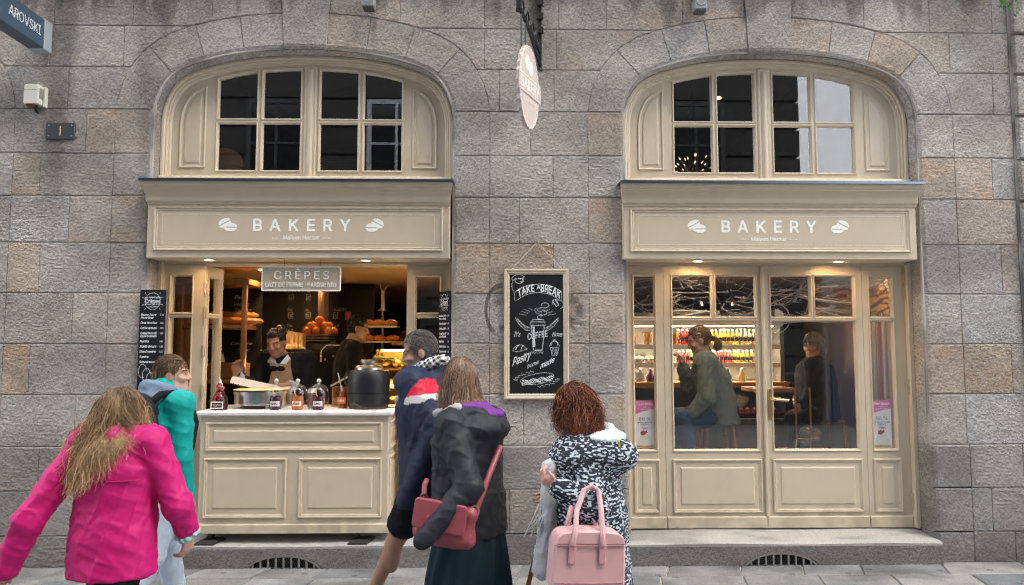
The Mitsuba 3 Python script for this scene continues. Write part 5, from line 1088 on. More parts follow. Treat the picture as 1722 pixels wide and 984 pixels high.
def hair(key, J, N, S, length, c0, c1, seed, line=.045, wave=.0, freq=9, r=.0021, push=(), flow=(0, 0, -1), lift=1.03, spread=.25, clump=0, mat='m_hair', low=-.06, curl=0):
    """Falling hair: strands leave the scalp, slide over head and shoulders and wave."""
    rg = np.random.default_rng(seed); s, R, C = J['s'], J['hR'], J['head']; q = roots(J, N, rg, line, low); N = len(q)
    d = (q - HC) / HE ** 2; d /= np.linalg.norm(d, axis=1, keepdims=True); p = C + (q @ R.T) * s; d = d @ R.T; g = unit(flow) + rg.normal(0, spread * .3, (N, 3))
    L = length * (rg.uniform(.55, 1.1, N) if clump else rg.uniform(.72, 1.08, N)) * s; st = (L / (S - 1))[:, None]; P = [p]; cl = rg.integers(0, max(clump, 1), N)
    for k in range(S - 1):
        w = .62 if k < 2 else .45; d = d * (1 - w) + g * w; d /= np.linalg.norm(d, axis=1, keepdims=True); p = p + d * st
        l = (p - C) @ R / s - HC; e = HE * (lift + .03 * rg.random(N)[:, None]); rho = np.linalg.norm(l / e, axis=1, keepdims=True); l = np.where(rho < 1, l / np.maximum(rho, .2), l); p = C + ((l + HC) * s) @ R.T
        face = (l[:, 1] > .05) & (np.abs(l[:, 0]) < .05) & (l[:, 2] < .03)
        for a, b, rr in push:
            a, b = np.asarray(a), np.asarray(b); ab = b - a; tt = np.clip((p - a) @ ab / (ab @ ab + 1e-9), 0, 1)[:, None]; v = p - a - ab * tt; n = np.linalg.norm(v, axis=1, keepdims=True); p = np.where(n < rr, a + ab * tt + v / np.maximum(n, 1e-4) * rr, p)
        P.append(p)
    P = np.stack(P, 1); t = np.linspace(0, 1, S)[None, :, None]
    if clump:
        ci = rg.integers(0, N, clump); cl = np.linalg.norm(q[:, None] - q[ci][None], axis=2).argmin(1); P = P + (P[ci][cl] - P) * np.clip(t * 1.3, 0, .62) * rg.uniform(.2, 1, (N, 1, 1))
    ph = rg.uniform(0, 6.28, (max(clump, 1), 1, 3))[cl] + rg.normal(0, .4, (N, 1, 3)); P = P + wave * np.minimum(t * 1.6, 1) * np.sin(ph + freq * t * (1 + .15 * rg.normal(size=(N, 1, 1)))) * [1, 1, .3 + curl]
    rad = r * rg.uniform(.7, 1.3, (N, 1)) * (1 - .7 * np.linspace(0, 1, S)[None] ** 3); m = tubes(P, rad)
    tone = rg.uniform(.7, 1.25, (N, 1, 1)) * rg.uniform(.6, 1.35, max(clump, 1))[cl][:, None, None]; mixv = np.clip(t * .9 + rg.normal(0, .22, (N, 1, 1)), 0, 1); c = (np.asarray(c0) * (1 - mixv) + np.asarray(c1) * mixv) * tone; c = np.repeat(c.reshape(-1, 3), 3, 0)
    return add(key, m, mat, color=c, smooth=True)
def combed(key, J, N, c0, seed, tie=(0, -.11, .0), tmax=1.0, line=.045, r=.0018, puff=.02, jitter=.02, mat='m_hair', c1=None):
    """Hair laid along the skull towards a point: tied back, or short when tmax is small."""
    rg = np.random.default_rng(seed); s, R, C = J['s'], J['hR'], J['head']; q = roots(J, N, rg, line); N = len(q); u0 = (q - HC) / HE; u1 = (np.asarray(tie) - HC) / HE; t = np.linspace(0, 1, 8)[None, :, None] * tmax * rg.uniform(.6, 1.1, (N, 1, 1))
    u = u0[:, None] * (1 - t) + u1 * t + rg.normal(0, jitter, (N, 1, 3)); n = np.linalg.norm(u, axis=2, keepdims=True); u = u / n; lift = 1.015 + puff * np.sin(np.pi * np.clip(t / tmax, 0, 1)) + rg.uniform(0, .035, (N, 1, 1)) + (.05 * t if tmax < .5 else 0)
    P = C + ((HC + HE * u * lift) * s) @ R.T; rad = r * np.ones((N, 8)) * (1 - .6 * np.linspace(0, 1, 8) ** 3); m = tubes(P, rad)
    a, b = np.asarray(c0), np.asarray(c1 if c1 is not None else c0); k = rg.random((N, 1, 1)); c = (a * (1 - k) + b * k) * rg.uniform(.6, 1.4, (N, 1, 1)) * np.ones((1, 8, 1)); return add(key, m, mat, color=np.repeat(c.reshape(-1, 3), 3, 0), smooth=True)
scene['m_hair'] = pr(base_color=VC, roughness=.38, specular=.5)

def ridge(v, sc, dv, seed, sharp=2.0):
    dv = unit(dv); q = v * sc; q = q - dv * (q @ dv)[:, None] * .80; q = q + .25 * np.stack([meshkit.noise(q * .8 + 9, seed), meshkit.noise(q * .8 + 31, seed + 1), q[:, 2] * 0], 1); n = meshkit.noise(q + seed * 3.7, seed); return np.clip(1 - np.abs(2 * n - 1) * 2.4, 0, 1) ** sharp
def wrinkle(m, amp, seed, sc=9, dv=(.35, .2, 1), dv2=(1, .3, -.5)):
    v = m.vertices; f = .55 * ridge(v, sc * 2.1, dv, seed) + .45 * ridge(v, sc * 2.8, dv2, seed + 5) - .45 * ridge(v, sc * 2.5, dv, seed + 13) + .22 * ridge(v, sc * 5, dv2, seed + 9) + .9 * meshkit.fbm(v * 4.5, 2, seed)
    m.vertices = v + m.vertex_normals * (amp * (f - .40))[:, None]; return m
def garment(J, h, rings_, sleeves=True, t=.022, hem=None, cuff=(1.0, 1.0), extra=None, seed=1, amp=.008, sl=(.066, .058, .046), bell=None, sc=9):
    """A coat or jumper: elliptic rings around the trunk and sleeves, with folds."""
    s, R = J['s'], J['R']; pts = np.array([J[k] for k in ('pelvis', 'neck', 'shL', 'shR', 'elL', 'elR', 'wrL', 'wrR')] + [r[0] for r in rings_])
    F = Field(pts.min(0) - .22, pts.max(0) + .22, h); F.col(rings_, R, .03)
    for n, cu in zip('LR', cuff):
        F.cone(J['neck'] - [0, 0, .035 * s], J['sh' + n], .068 * s, (sl[0] + .002) * s, .05)
        if sleeves:
            F.cone(J['sh' + n], J['el' + n], sl[0] * s, sl[1] * s, .035); e = J['el' + n] + (J['wr' + n] - J['el' + n]) * cu; F.cone(J['el' + n], e, sl[1] * s, sl[2] * s, .02)
            if cu >= .9: d = unit(e - J['el' + n]); F.cone(e - d * .02, e + d * .006, sl[2] * s * 1.02, sl[2] * s * .95, .008)
    if extra: extra(F)
    if hem is not None: F.above([0, 0, hem], [0, 0, 1])
    m = F.mesh(); return wrinkle(m, amp, seed, sc)
def trunk(J, w=1.0, hem=None, flare=1.0, d=1.0, t=.03):
    s = J['s']; p = [(J['neck'] + [0, 0, .005], .075 * s, .072 * s), (J['neck'] * .62 + J['chest'] * .38, .165 * s * w, .105 * s * d + t * .4), (J['chest'], .175 * s * w + t, .125 * s * d + t), (J['belly'], .165 * s * w + t, .122 * s * d + t), (J['pelvis'], .178 * s * w + t, .132 * s * d + t)]
    if hem is not None: c = J['pelvis'].copy(); c[2] = hem - .03; p.append((c, (.178 * s * w + t) * flare, (.132 * s * d + t) * flare))
    return p
def legs_mesh(J, h, r=(.098, .072, .058), t=0.0, zmin=None, kmax=1.0, seed=3, amp=.006):
    s, R = J['s'], J['R']; pts = np.array([J[k] for k in ('pelvis', 'knL', 'knR', 'anL', 'anR')]); F = Field(pts.min(0) - .2, pts.max(0) + .2, h)
    F.col([(J['pelvis'] - [0, 0, .09 * s], .15 * s, .12 * s), (J['pelvis'] + [0, 0, .08 * s], .165 * s, .125 * s)], R, .03)
    for n in 'LR':
        kn = J['hip' + n] + (J['kn' + n] - J['hip' + n]) * min(kmax, 1.0); F.cone(J['hip' + n], kn, r[0] * s, r[1] * s, .03)
        if kmax >= 1: F.cone(J['kn' + n], J['an' + n], r[1] * s, r[2] * s, .02)
    if zmin is not None: F.above([0, 0, zmin], [0, 0, 1])
    return wrinkle(F.mesh(), amp, seed, 8)
def shoe(J, n, col, key):
    s = J['s']; t = J.get('toe' + n, J['R'] @ np.array([0, 1.0, 0])); a = J['an' + n]; F = Field(np.minimum(a, a + t * .2) - .12, np.maximum(a, a + t * .2) + .1, .008)
    F.cone(a + [0, 0, -.04 * s] - t * .03, a + t * .17 * s + [0, 0, -.05 * s], .048 * s, .038 * s, .02); F.cone(a, a + [0, 0, -.03], .046 * s, .05 * s, .02); F.above([0, 0, a[2] - .088 * s], [0, 0, 1]); add(key + '__shoe', F.mesh(), 'm_satin', color=col, smooth=True)
def person(label, J, tone, haircol, h=.0065, hands=None, line=.045, **k):
    key = thing('person', label, 'person'); m, q = human(J, h, hands); add(key + '__body', m, 'm_skin', color=skin(q, tone, haircol, line, **k), smooth=True); return key
scene['m_skin'] = pr(base_color=VC, roughness=.56, specular=.35)
scene['m_nylon'] = pr(base_color=VC, roughness=.60, specular=.38)
scene['m_cloth'] = pr(base_color=VC, roughness=.9, specular=.15, sheen=.3)
fair, tan = (.56, .33, .25), (.34, .18, .115)

# ---------------------------------------------------------------- girl in pink, seen from behind, arms swinging
J = skel(-1.645, -2.30, G, -8, 1.44, 4, (18, 4, -16, 22), head=(-1.655, -2.235, 1.345), elL=(-1.955, -2.38, .905), wrL=(-2.055, -2.36, .70), elR=(-1.375, -2.30, .945), wrR=(-1.362, -2.22, .815))
look(J, -62, -6, 6)
p1 = person('person in a bright pink rain jacket with long wavy fair hair, arms swinging', J, fair, (.20, .12, .06), .0065, {'R': ((.02, .03, -1), (-1, .3, 0), .75)})
c0 = J['pelvis']
def ex(F): F.cone(J['neck'] + [0, 0, -.03], J['neck'] + [.0, .01, .015], .070, .058, .02); F.cone(J['wrL'] + [0, 0, .02], J['wrL'] + [-.012, 0, -.035], .040, .036, .01)
jm = garment(J, .0072, trunk(J, 1.02, .66, 1.04), hem=.665, extra=ex, seed=2, amp=.010, sl=(.075, .070, .058), sc=7, cuff=(1.0, .80))
add(p1 + '__jacket', jm, 'm_nylon', color=(.56, .008, .16), smooth=True)
sv = jm.vertices; sx_ = np.linspace(-1.80, -1.50, 16); add(p1 + '__yoke_seam', tube([(x, sv[(np.abs(sv[:, 0] - x) < .02) & (np.abs(sv[:, 2] - 1.07) < .015)][:, 1].min() + .0015, 1.07) for x in sx_], .003, 6), 'm_nylon', color=(.45, .006, .13))
add(p1 + '__trousers', legs_mesh(J, .009, (.10, .075, .06), amp=.004), 'm_cloth', color=(.010, .010, .013), smooth=True)
for n in 'LR': shoe(J, n, (.05, .05, .055), p1)
an = np.linspace(0, 6.28, 60); d_ = unit(J['wrR'] - J['elR']); u_ = unit(np.cross(d_, [1, 0, 0])); w_ = np.cross(d_, u_); cc_ = J['wrR'] - d_ * .002
add(p1 + '__scrunchie', tube([cc_ + u_ * (.040 + .006 * math.sin(a * 9)) * math.cos(a) + w_ * (.040 + .006 * math.cos(a * 7)) * math.sin(a) + d_ * .006 * math.sin(a * 8) for a in an], [.014 + .004 * math.sin(a * 11) for a in an], 7), 'm_cloth', color=(.36, .62, .58), smooth=True)
sh_ = [(J['shL'] + [0, 0, -.045], J['shR'] + [0, 0, -.045], .090), (J['chest'], J['pelvis'], .150), (J['shL'], J['elL'], .085), (J['neck'] + [0, 0, -.075], J['chest'], .088)]
hair(p1 + '__hair', J, 5600, 18, .46, (.19, .11, .055), (.62, .42, .22), 3, wave=.020, freq=9, push=sh_, flow=(-.12, -.17, -1), clump=90, r=.0014, lift=1.07, spread=.35)
hair(p1 + '__hair', J, 1300, 16, .34, (.19, .11, .055), (.62, .42, .22), 33, wave=.020, freq=9, push=sh_, flow=(.34, -.20, -1), clump=30, r=.0014, lift=1.09, spread=.35)
gl = lambda q: J['head'] + J['hR'] @ (np.asarray(q) * J['s'])
add(p1 + '__glasses', [tube([gl((sd * .086, -.01, .004)), gl((sd * .082, .06, .006)), gl((sd * .064, .098, .004))], .0035, 6) for sd in (-1, 1)] + [tube([gl((sd * .034 + .026 * math.cos(a), .106, .001 + .020 * math.sin(a))) for a in np.linspace(0, 6.28, 16)], .003, 5) for sd in (-1, 1)] + [tube([gl((-.010, .11, .005)), gl((.010, .11, .005))], .003, 5)], 'm_gloss', color=(.10, .03, .10))

# ---------------------------------------------------------------- girl in turquoise with a backpack, face in profile
J = skel(-1.885, -1.30, G, -36, 1.56, 2, (14, 2, -14, 18), head=(-1.858, -1.27, 1.476), elR=(-1.742, -1.40, 1.03), wrR=(-1.722, -1.36, .80), elL=(-2.06, -1.15, 1.02), wrL=(-2.02, -1.05, .82))
look(J, -78, 3, 0)
p2 = person('person in a turquoise jacket with tied back brown hair and a backpack', J, fair, (.13, .075, .04), .006)
def ex2(F): F.cone(J['neck'] + [0, 0, -.03], J['neck'] + [0, 0, .03], .075, .07, .02)
jm = garment(J, .0075, trunk(J, .98, .80, 1.0), hem=.80, extra=ex2, seed=6, amp=.008, sl=(.072, .062, .05), sc=6, cuff=(1.0, .96))
add(p2 + '__jacket', jm, 'm_nylon', color=(.0, .36, .33), smooth=True)
add(p2 + '__under_cuff', [tube([J['wrR'] + [0, 0, .02], J['wrR'] + [.004, 0.01, -.035]], [.046, .040], 12), tube([J['wrL'] + [0, 0, .02], J['wrL'] + [.004, 0.01, -.035]], [.044, .038], 12)], 'm_cloth', color=(.16, .22, .32), smooth=60); tag(p2 + '__under_cuff', kind='stuff')
F = Field(J['neck'] - .22, J['neck'] + .22, .007); b_ = J['R'] @ np.array([0, -1.0, 0])
for a in np.linspace(0, 6.28, 13)[:-1]: F.cone(J['neck'] + J['R'] @ np.array([.075 * math.cos(a), -.012 + .085 * math.sin(a), .020 - .03 * math.sin(a)]), J['neck'] + J['R'] @ np.array([.075 * math.cos(a + .53), -.012 + .085 * math.sin(a + .53), .020 - .03 * math.sin(a + .53)]), .030, .030, .02)
F.ell(J['neck'] + b_ * .085 + [0, 0, -.015], (.105, .07, .05), J['R'], .03); add(p2 + '__hood', wrinkle(F.mesh(), .007, 4, 14), 'm_cloth', color=(.17, .24, .34), smooth=True)
add(p2 + '__jeans', legs_mesh(J, .008, (.100, .078, .060), amp=.005, seed=5), 'm_cloth', color=(.42, .52, .64), smooth=True)
for n in 'LR': shoe(J, n, (.5, .5, .5), p2)
combed(p2 + '__hair', J, 2200, (.10, .055, .03), 5, (0, -.112, -.035), 1.0, c1=(.20, .12, .07), puff=.05, r=.0014)
hair(p2 + '__loose_hair', J, 160, 8, .10, (.15, .085, .045), (.28, .18, .1), 15, flow=(.1, -.1, -1), r=.0012)
bk_ = thing('backpack', 'black backpack with blue piping on the back of the person in turquoise', 'backpack')
c0 = J['chest'] + b_ * .20 + [.03, 0, -.05]; F = Field(c0 - .32, c0 + .32, .008); Rb = J['R']
F.ell(c0, (.15, .10, .21), Rb, .03); F.ell(c0 + [0, 0, .14], (.12, .085, .09), Rb, .05); F.ell(c0 + b_ * .07 + [0, 0, -.08], (.12, .06, .11), Rb, .02)
add(bk_ + '__bag', wrinkle(F.mesh(), .008, 8, 12), 'm_nylon', color=(.012, .014, .022), smooth=True)
for sd in (-1, 1):
    sp = J['sh' + ('L' if sd < 0 else 'R')]; q = lambda x, y, z: J['neck'] + J['R'] @ np.array([sd * x, y, z])
    ps = np.array([q(.09, -.16, -.06), q(.105, -.08, .005), q(.115, .01, .012), q(.12, .085, -.05), q(.125, .12, -.16), q(.14, .09, -.30), q(.16, -.05, -.38)]); add(bk_ + '__strap', tube(ps, .021, 7), 'm_cloth', color=(.015, .016, .02), smooth=True)
an = np.linspace(-.6, 2.6, 16); add(bk_ + '__piping', [tube([c0 + b_ * (.115 if abs(math.sin(a)) > 2 else .118) + J['R'] @ np.array([.085 * math.cos(a), 0, .0]) + [0, 0, -.05 + .06 * math.sin(a)] for a in an], .005, 5)], 'm_nylon', color=(.03, .08, .35)); add(bk_ + '__loop', tube([c0 + [0, 0, .20], c0 + b_ * .02 + [.02, 0, .235], c0 + [.04, 0, .20]], .008, 6), 'm_cloth', color=(.015, .015, .02))

# ---------------------------------------------------------------- bearded man in a navy padded coat and shorts
J = skel(-.345, -1.30, G, 62, 1.70, 8, (27, 0, -18, 24), head=(-.450, -1.25, 1.605), neck=(-.385, -1.275, 1.475), elL=(-.33, -1.545, 1.14), wrL=(-.43, -1.52, .92), elR=(-.20, -1.08, 1.14), wrR=(-.32, -1.02, .92))
look(J, 98, -12, 0)
p3 = person('grey bearded person in a navy coat with red shoulder and shorts', J, (.42, .235, .17), (.10, .085, .075), .0065, beard=(.22, .20, .185))
def ex3(F): F.cone(J['neck'] + [0, 0, -.04], J['neck'] + [.01, -.0, .025], .10, .088, .03)
jm = garment(J, .0078, trunk(J, 1.10, .76, 1.06, t=.05), hem=.765, extra=ex3, seed=11, amp=.009, sl=(.086, .078, .056), sc=5, cuff=(1.5, 1.0))
v = jm.vertices; l = (v - J['neck']) @ J['R']; n_ = np.where(np.linalg.norm(l, axis=1) > 0, 1, 1); cl = np.tile((.012, .020, .055), (len(v), 1)).astype(float)
ax = l[:, 0] + .0; sd_ = (l[:, 0] < -.075) & (l[:, 0] > -.30) & (l[:, 1] < .085) & (l[:, 1] > -.2); zz = l[:, 2] + .16 * (l[:, 1] + .02)
bd_ = (l[:, 1] + .67 * zz > -.235) & (l[:, 1] + .67 * zz < -.105)
cl[sd_ & (zz > -.115) & (zz < .06) & bd_] = (.60, .015, .045); cl[sd_ & (zz <= -.115) & (zz > -.155) & bd_] = (.62, .62, .64)
add(p3 + '__coat', jm, 'm_nylon', color=cl, smooth=True)
add(p3 + '__emblem', mv(ball((0, 0, 0), .02, 1, (1, .4, 1.5)), *(J['chest'] + J['R'] @ np.array([-.10, .155, .03]))), 'm_matte', color=(.6, .6, .62))
add(p3 + '__shorts', legs_mesh(J, .008, (.105, .095, .08), kmax=.80, amp=.008, seed=4), 'm_cloth', color=(.010, .012, .016), smooth=True)
for n in 'LR': shoe(J, n, (.02, .02, .025), p3)
F = Field(J['neck'] - .2, J['neck'] + .22, .007)
for a in np.linspace(0, 6.28, 13)[:-1]: F.cone(J['neck'] + J['R'] @ np.array([.085 * math.cos(a), .0 + .088 * math.sin(a), .045 - .04 * math.sin(a)]), J['neck'] + J['R'] @ np.array([.085 * math.cos(a + .53), .0 + .088 * math.sin(a + .53), .045 - .04 * math.sin(a + .53)]), .028, .028, .015)
scene['m_plaid'] = pr(base_color=proc(lambda p, n, uv: mix((.02, .02, .03), (.62, .62, .60), .5 * smoothstep(.4, .6, .5 + .5 * dr.sin((p.x + p.z * .8 - p.y * .4) * 190)) + .5 * smoothstep(.4, .6, .5 + .5 * dr.sin((p.z - p.x * .9 + p.y * .5) * 190)))), roughness=.9)
add(p3 + '__scarf', wrinkle(F.mesh(), .006, 3, 16), 'm_plaid', smooth=True)
combed(p3 + '__hair', J, 2600, (.075, .065, .058), 7, (0, -.10, -.06), .30, line=.062, c1=(.30, .27, .25), r=.0016, jitter=.09, puff=.03)
rgb_ = np.random.default_rng(5); nb_ = 700; q = np.stack([rgb_.uniform(-.055, .055, nb_), rgb_.uniform(.03, .085, nb_), rgb_.uniform(-.118, -.06, nb_)], 1); qd = unit(np.array([0, .6, -1])); q[:, 1] = .075 - np.abs(q[:, 0]) ** 2 * 12 - .0 * q[:, 2]
Pb = np.stack([J['head'] + ((q + qd * t * .03 + [0, .012 * t, 0]) * J['s']) @ J['hR'].T for t in np.linspace(0, 1, 4)], 1); add(p3 + '__beard', tubes(Pb, np.full((nb_, 4), .0014)), 'm_hair', color=np.repeat(np.repeat(np.array((.33, .31, .29)) * rgb_.uniform(.5, 1.4, (nb_, 1)), 4, 0), 3, 0), smooth=True)

# ---------------------------------------------------------------- woman in a dark rain jacket and long skirt
J = skel(-.135, -1.78, G, 52, 1.50, 3, (8, 4, -8, 10), head=(-.195, -1.74, 1.468), neck=(-.165, -1.76, 1.325), shL=(-.225, -1.915, 1.245), shR=(-.03, -1.66, 1.245), elL=(-.125, -2.03, .965), wrL=(-.262, -2.085, .825), elR=(-.05, -1.57, .98), wrR=(-.18, -1.50, .80))
look(J, 40, -6, 4)
p4 = person('person in a dark rain jacket with purple lining and long dark skirt', J, fair, (.17, .11, .075), .0075)
def ex4(F):
    for a in np.linspace(0, 6.28, 11)[:-1]: F.cone(J['neck'] + J['R'] @ np.array([.09 * math.cos(a), -.02 + .10 * math.sin(a), -.03 - .0 * math.sin(a)]), J['neck'] + J['R'] @ np.array([.09 * math.cos(a + .63), -.02 + .10 * math.sin(a + .63), -.03]), .034, .034, .03)
    F.ell(J['neck'] + J['R'] @ np.array([.02, -.15, -.10]), (.14, .075, .065), J['R'], .06)
jm = garment(J, .0078, trunk(J, 1.12, .69, 1.06, t=.045), hem=.70, extra=ex4, seed=21, amp=.010, sl=(.083, .074, .046), sc=6, cuff=(1.55, 1.0))
add(p4 + '__jacket', jm, 'm_nylon', color=(.017, .020, .027), smooth=True)
F = Field(J['neck'] - .2, J['neck'] + .2, .007)
for a in np.linspace(0, 6.28, 13)[:-1]: F.cone(J['neck'] + J['R'] @ np.array([.078 * math.cos(a), -.022 + .092 * math.sin(a), .000]), J['neck'] + J['R'] @ np.array([.078 * math.cos(a + .53), -.022 + .092 * math.sin(a + .53), .0]), .028, .028, .015)
F.ell(J['neck'] + J['R'] @ np.array([.05, -.13, -.035]), (.105, .06, .030), J['R'], .03); add(p4 + '__hood_lining', wrinkle(F.mesh(), .007, 6, 14), 'm_nylon', color=(.16, .03, .27), smooth=True)
F = Field(J['neck'] + J['R'] @ np.array([-.10, .02, .0]) - .12, J['neck'] + J['R'] @ np.array([-.10, .02, .0]) + .12, .006); F.cone(J['neck'] + J['R'] @ np.array([-.108, -.05, .0]), J['neck'] + J['R'] @ np.array([-.10, .10, -.03]), .028, .020, .02); add(p4 + '__scarf', wrinkle(F.mesh(), .005, 6, 20), 'm_cloth', color=(.42, .42, .44), smooth=True)
pv = J['pelvis']; F = Field(pv - [.36, .36, .95], pv + [.36, .36, .2], .011); F.col([(np.array([pv[0], pv[1], .12]), .27, .24), (np.array([pv[0], pv[1], .5]), .225, .19), (pv, .165, .14)], J['R'], .02); sk = F.mesh(); v = sk.vertices
an = np.arctan2(v[:, 1] - pv[1], v[:, 0] - pv[0]); sk.vertices = v + sk.vertex_normals * (.018 * np.sin(an * 13 + 3 * np.sin(v[:, 2] * 5)) * np.clip((pv[2] - v[:, 2]) / .6, 0, 1))[:, None]; add(p4 + '__skirt', sk, 'm_cloth', color=(.013, .028, .042), smooth=True)
for n in 'LR': shoe(J, n, (.02, .02, .02), p4)
sh_ = [(J['shL'] + [0, 0, -.01], J['shR'] + [0, 0, -.01], .085), (J['neck'] + [0, 0, -.03], J['chest'], .12)]
hair(p4 + '__hair', J, 4200, 12, .30, (.17, .10, .065), (.40, .26, .16), 9, wave=.005, freq=6, push=sh_, flow=(-.03, -.04, -1), clump=80, lift=1.09, r=.0015)
cbg = thing('crossbody_bag', 'dusty pink crossbody bag at the hip of the person in the dark jacket', 'bag')
BT = lambda P: .92 * np.asarray(P) @ RZ(-14).T @ RY(8).T + np.array([-.235, -2.045, .822])
def place(m): m = m.copy(); m.vertices = BT(m.vertices); return m
F = Field((-.2, -.1, -.16), (.2, .1, .16), .006); F.ell((0, 0, -.03), (.155, .055, .10), k=.02); F.cone((-.12, 0, .05), (.12, 0, .05), .04, .04, .04); F.cone((-.125, 0, -.08), (.125, 0, -.08), .038, .038, .04); rose = (.30, .068, .085)
add(cbg + '__body', place(wrinkle(F.mesh(), .004, 2, 14)), 'm_satin', color=rose, smooth=True); fl_ = rings(np.array(sbox(-.14, -.03, .10, .08).buffer(.02).simplify(.002).exterior.coords)[:-1], [(0, 0), (0, -.008), (.006, -.012)]); fl_.vertices += [0, -.052, 0]; add(cbg + '__flap', place(fl_), 'm_satin', color=(.33, .075, .095))
add(cbg + '__flap_ring', place(tube([(-.03 + .05 * math.cos(a), -.07, .0 + .042 * math.sin(a)) for a in np.linspace(2.6, 7.2, 18)], .008, 6)), 'm_satin', color=(.33, .06, .08), smooth=True)
e0, e1 = BT((.145, 0, .05)), BT((-.13, 0, .06)); add(cbg + '__strap', tube([e0, e0 + [.035, .03, .09], (-.03, -1.985, 1.03), (.02, -1.88, 1.14)], .015, 6), 'm_satin', color=rose, smooth=True); add(cbg + '__strap', tube([e1, e1 + [.0, .03, .08], (-.335, -1.95, .99)], .014, 6), 'm_satin', color=rose, smooth=True)
for e in (e0, e1): add(cbg + '__buckle', tube([e + [.02 * math.cos(a), 0, .02 + .026 * math.sin(a)] for a in np.linspace(0, 6.28, 12)], .005, 5), 'm_metal', color=(.6, .55, .45))

# ---------------------------------------------------------------- woman with curly auburn hair in a black and white coat
J = skel(.455, -1.95, G, 58, 1.45, 7, (10, 5, -8, 10), head=(.385, -1.885, 1.335), neck=(.425, -1.92, 1.215), elL=(.44, -2.20, .905), wrL=(.285, -2.17, .995), shL=(.40, -2.06, 1.095), shR=(.535, -1.80, 1.115), elR=(.50, -1.70, .92), wrR=(.33, -1.62, .86))
look(J, 62, -4, 0)
p5 = person('person with curly auburn hair in a black and white flecked coat', J, (.58, .33, .27), (.12, .03, .015), .006, {'L': ((-.75, .10, .34), (.1, .45, .6), .85)})
scene['m_fleck'] = pr(base_color=proc(lambda p, n, uv: mix((.012, .015, .026), (.40, .47, .53), smoothstep(.50, .65, noise((p.x - .4 * p.y) * 78 + p.z * 30, (p.y + .3 * p.x) * 78, p.z * 125) * .72 + .28 * noise(p.x * 110, p.y * 110, p.z * 140)))), roughness=.9, sheen=.4)
def ex5(F):
    F.ell(J['neck'] + J['R'] @ np.array([.02, -.13, -.085]), (.165, .085, .075), J['R'], .07); F.ell(J['neck'] + J['R'] @ np.array([.04, -.19, -.11]), (.10, .07, .06), J['R'], .05)
jm = garment(J, .0075, trunk(J, 1.18, .42, 1.12, t=.045, d=1.1), hem=.40, extra=ex5, seed=31, amp=.010, sl=(.072, .074, .062), cuff=(.92, .95), sc=5)
add(p5 + '__coat', jm, 'm_fleck', smooth=True)
F = Field(J['neck'] - .25, J['neck'] + .25, .007); F.ell(J['neck'] + J['R'] @ np.array([.03, -.115, -.022]), (.135, .080, .036), J['R'], .03); F.cone(J['neck'] + J['R'] @ np.array([.09, -.10, .01]), J['neck'] + J['R'] @ np.array([.06, .04, .01]), .03, .03, .03); add(p5 + '__hood_lining', wrinkle(F.mesh(), .006, 9, 12), 'm_cloth', color=(.60, .68, .68), smooth=True)
add(p5 + '__tag', tube([J['neck'] + J['R'] @ np.array([-.05 + .012 * math.cos(a), -.205, -.045 + .02 * math.sin(a)]) for a in np.linspace(-1.4, 1.6, 8)], .006, 6), 'm_satin', color=(.5, .52, .03))
add(p5 + '__trousers', legs_mesh(J, .010, amp=.004), 'm_cloth', color=(.30, .31, .33), smooth=True)
for n in 'LR': shoe(J, n, (.03, .025, .02), p5)
F = Field((.16, -2.2, .50), (.42, -1.7, 1.12), .008); F.cone((.26, -2.04, 1.06), (.245, -2.05, .82), .045, .040, .03); F.cone((.245, -2.05, .82), (.215, -2.04, .60), .038, .05, .03); add(p5 + '__scarf', wrinkle(F.mesh(), .008, 3, 12), 'm_cloth', color=(.50, .52, .55), smooth=True)
fr_ = [tube([(.20 + .012 * i, -2.07, .90 - .02 * (i % 3)), (.16 + .012 * i, -2.09, .82), (.13 + .015 * i, -2.08, .755 + .02 * (i % 2))], .0035, 4) for i in range(7)]; k = add(p5 + '__scarf__fringe', fr_, 'm_cloth', color=(.55, .58, .58)); tag(k, kind='stuff')
hair(p5 + '__hair', J, 4400, 15, .215, (.075, .018, .008), (.27, .085, .035), 13, wave=.012, freq=11, push=[(J['shL'], J['shR'], .07), (J['neck'], J['chest'], .10)], flow=(.03, -.02, -1), clump=110, lift=1.16, spread=.7, r=.0015, curl=.4)
hair(p5 + '__curls', J, 900, 14, .17, (.10, .025, .01), (.36, .13, .06), 14, wave=.013, freq=10, flow=(.1, -.1, -.8), clump=60, lift=1.24, spread=.8, r=.0014, curl=.5)
hb = thing('handbag', 'large pale pink handbag hanging from the forearm of the person in the flecked coat', 'bag')
HT = lambda P: .95 * np.asarray(P) @ RZ(9).T @ RY(3).T + np.array([.392, -2.29, .728])
def hplace(m): m = m.copy(); m.vertices = HT(m.vertices); return m
pink = (.60, .355, .365)
bP = np.array([(-.172, -.125), (.172, -.125), (.168, .06), (.155, .095), (.13, .112), (.06, .122), (-.06, .122), (-.13, .112), (-.152, .095), (-.165, .06)])
fb = rings(bP, [(.012, .06), (.0, .050), (0, -.050), (.010, -.062)], True); bkm = rings(bP, [(.012, .06)]); add(hb + '__body', hplace(cat([fb, bkm])), 'm_satin', color=pink, smooth=35)
tp = [tuple(q) for q in bP if q[1] > .05]; pk_ = rings(np.array([(-.164, .062), (.164, .062), (.152, .095), (.128, .110), (.06, .119), (-.06, .119), (-.128, .110), (-.150, .095)]), [(0, -.058), (0, -.066), (.004, -.069)]); add(hb + '__top_flap', hplace(pk_), 'm_satin', color=(.62, .37, .38))
add(hb + '__seam', hplace(cat([tube([(-.166, -.067, .058), (0, -.070, .056), (.166, -.067, .058)], .0028, 5), tube([(-.160, -.062, -.108), (0, -.065, -.110), (.160, -.062, -.108)], .0028, 5)])), 'm_satin', color=(.36, .15, .17))
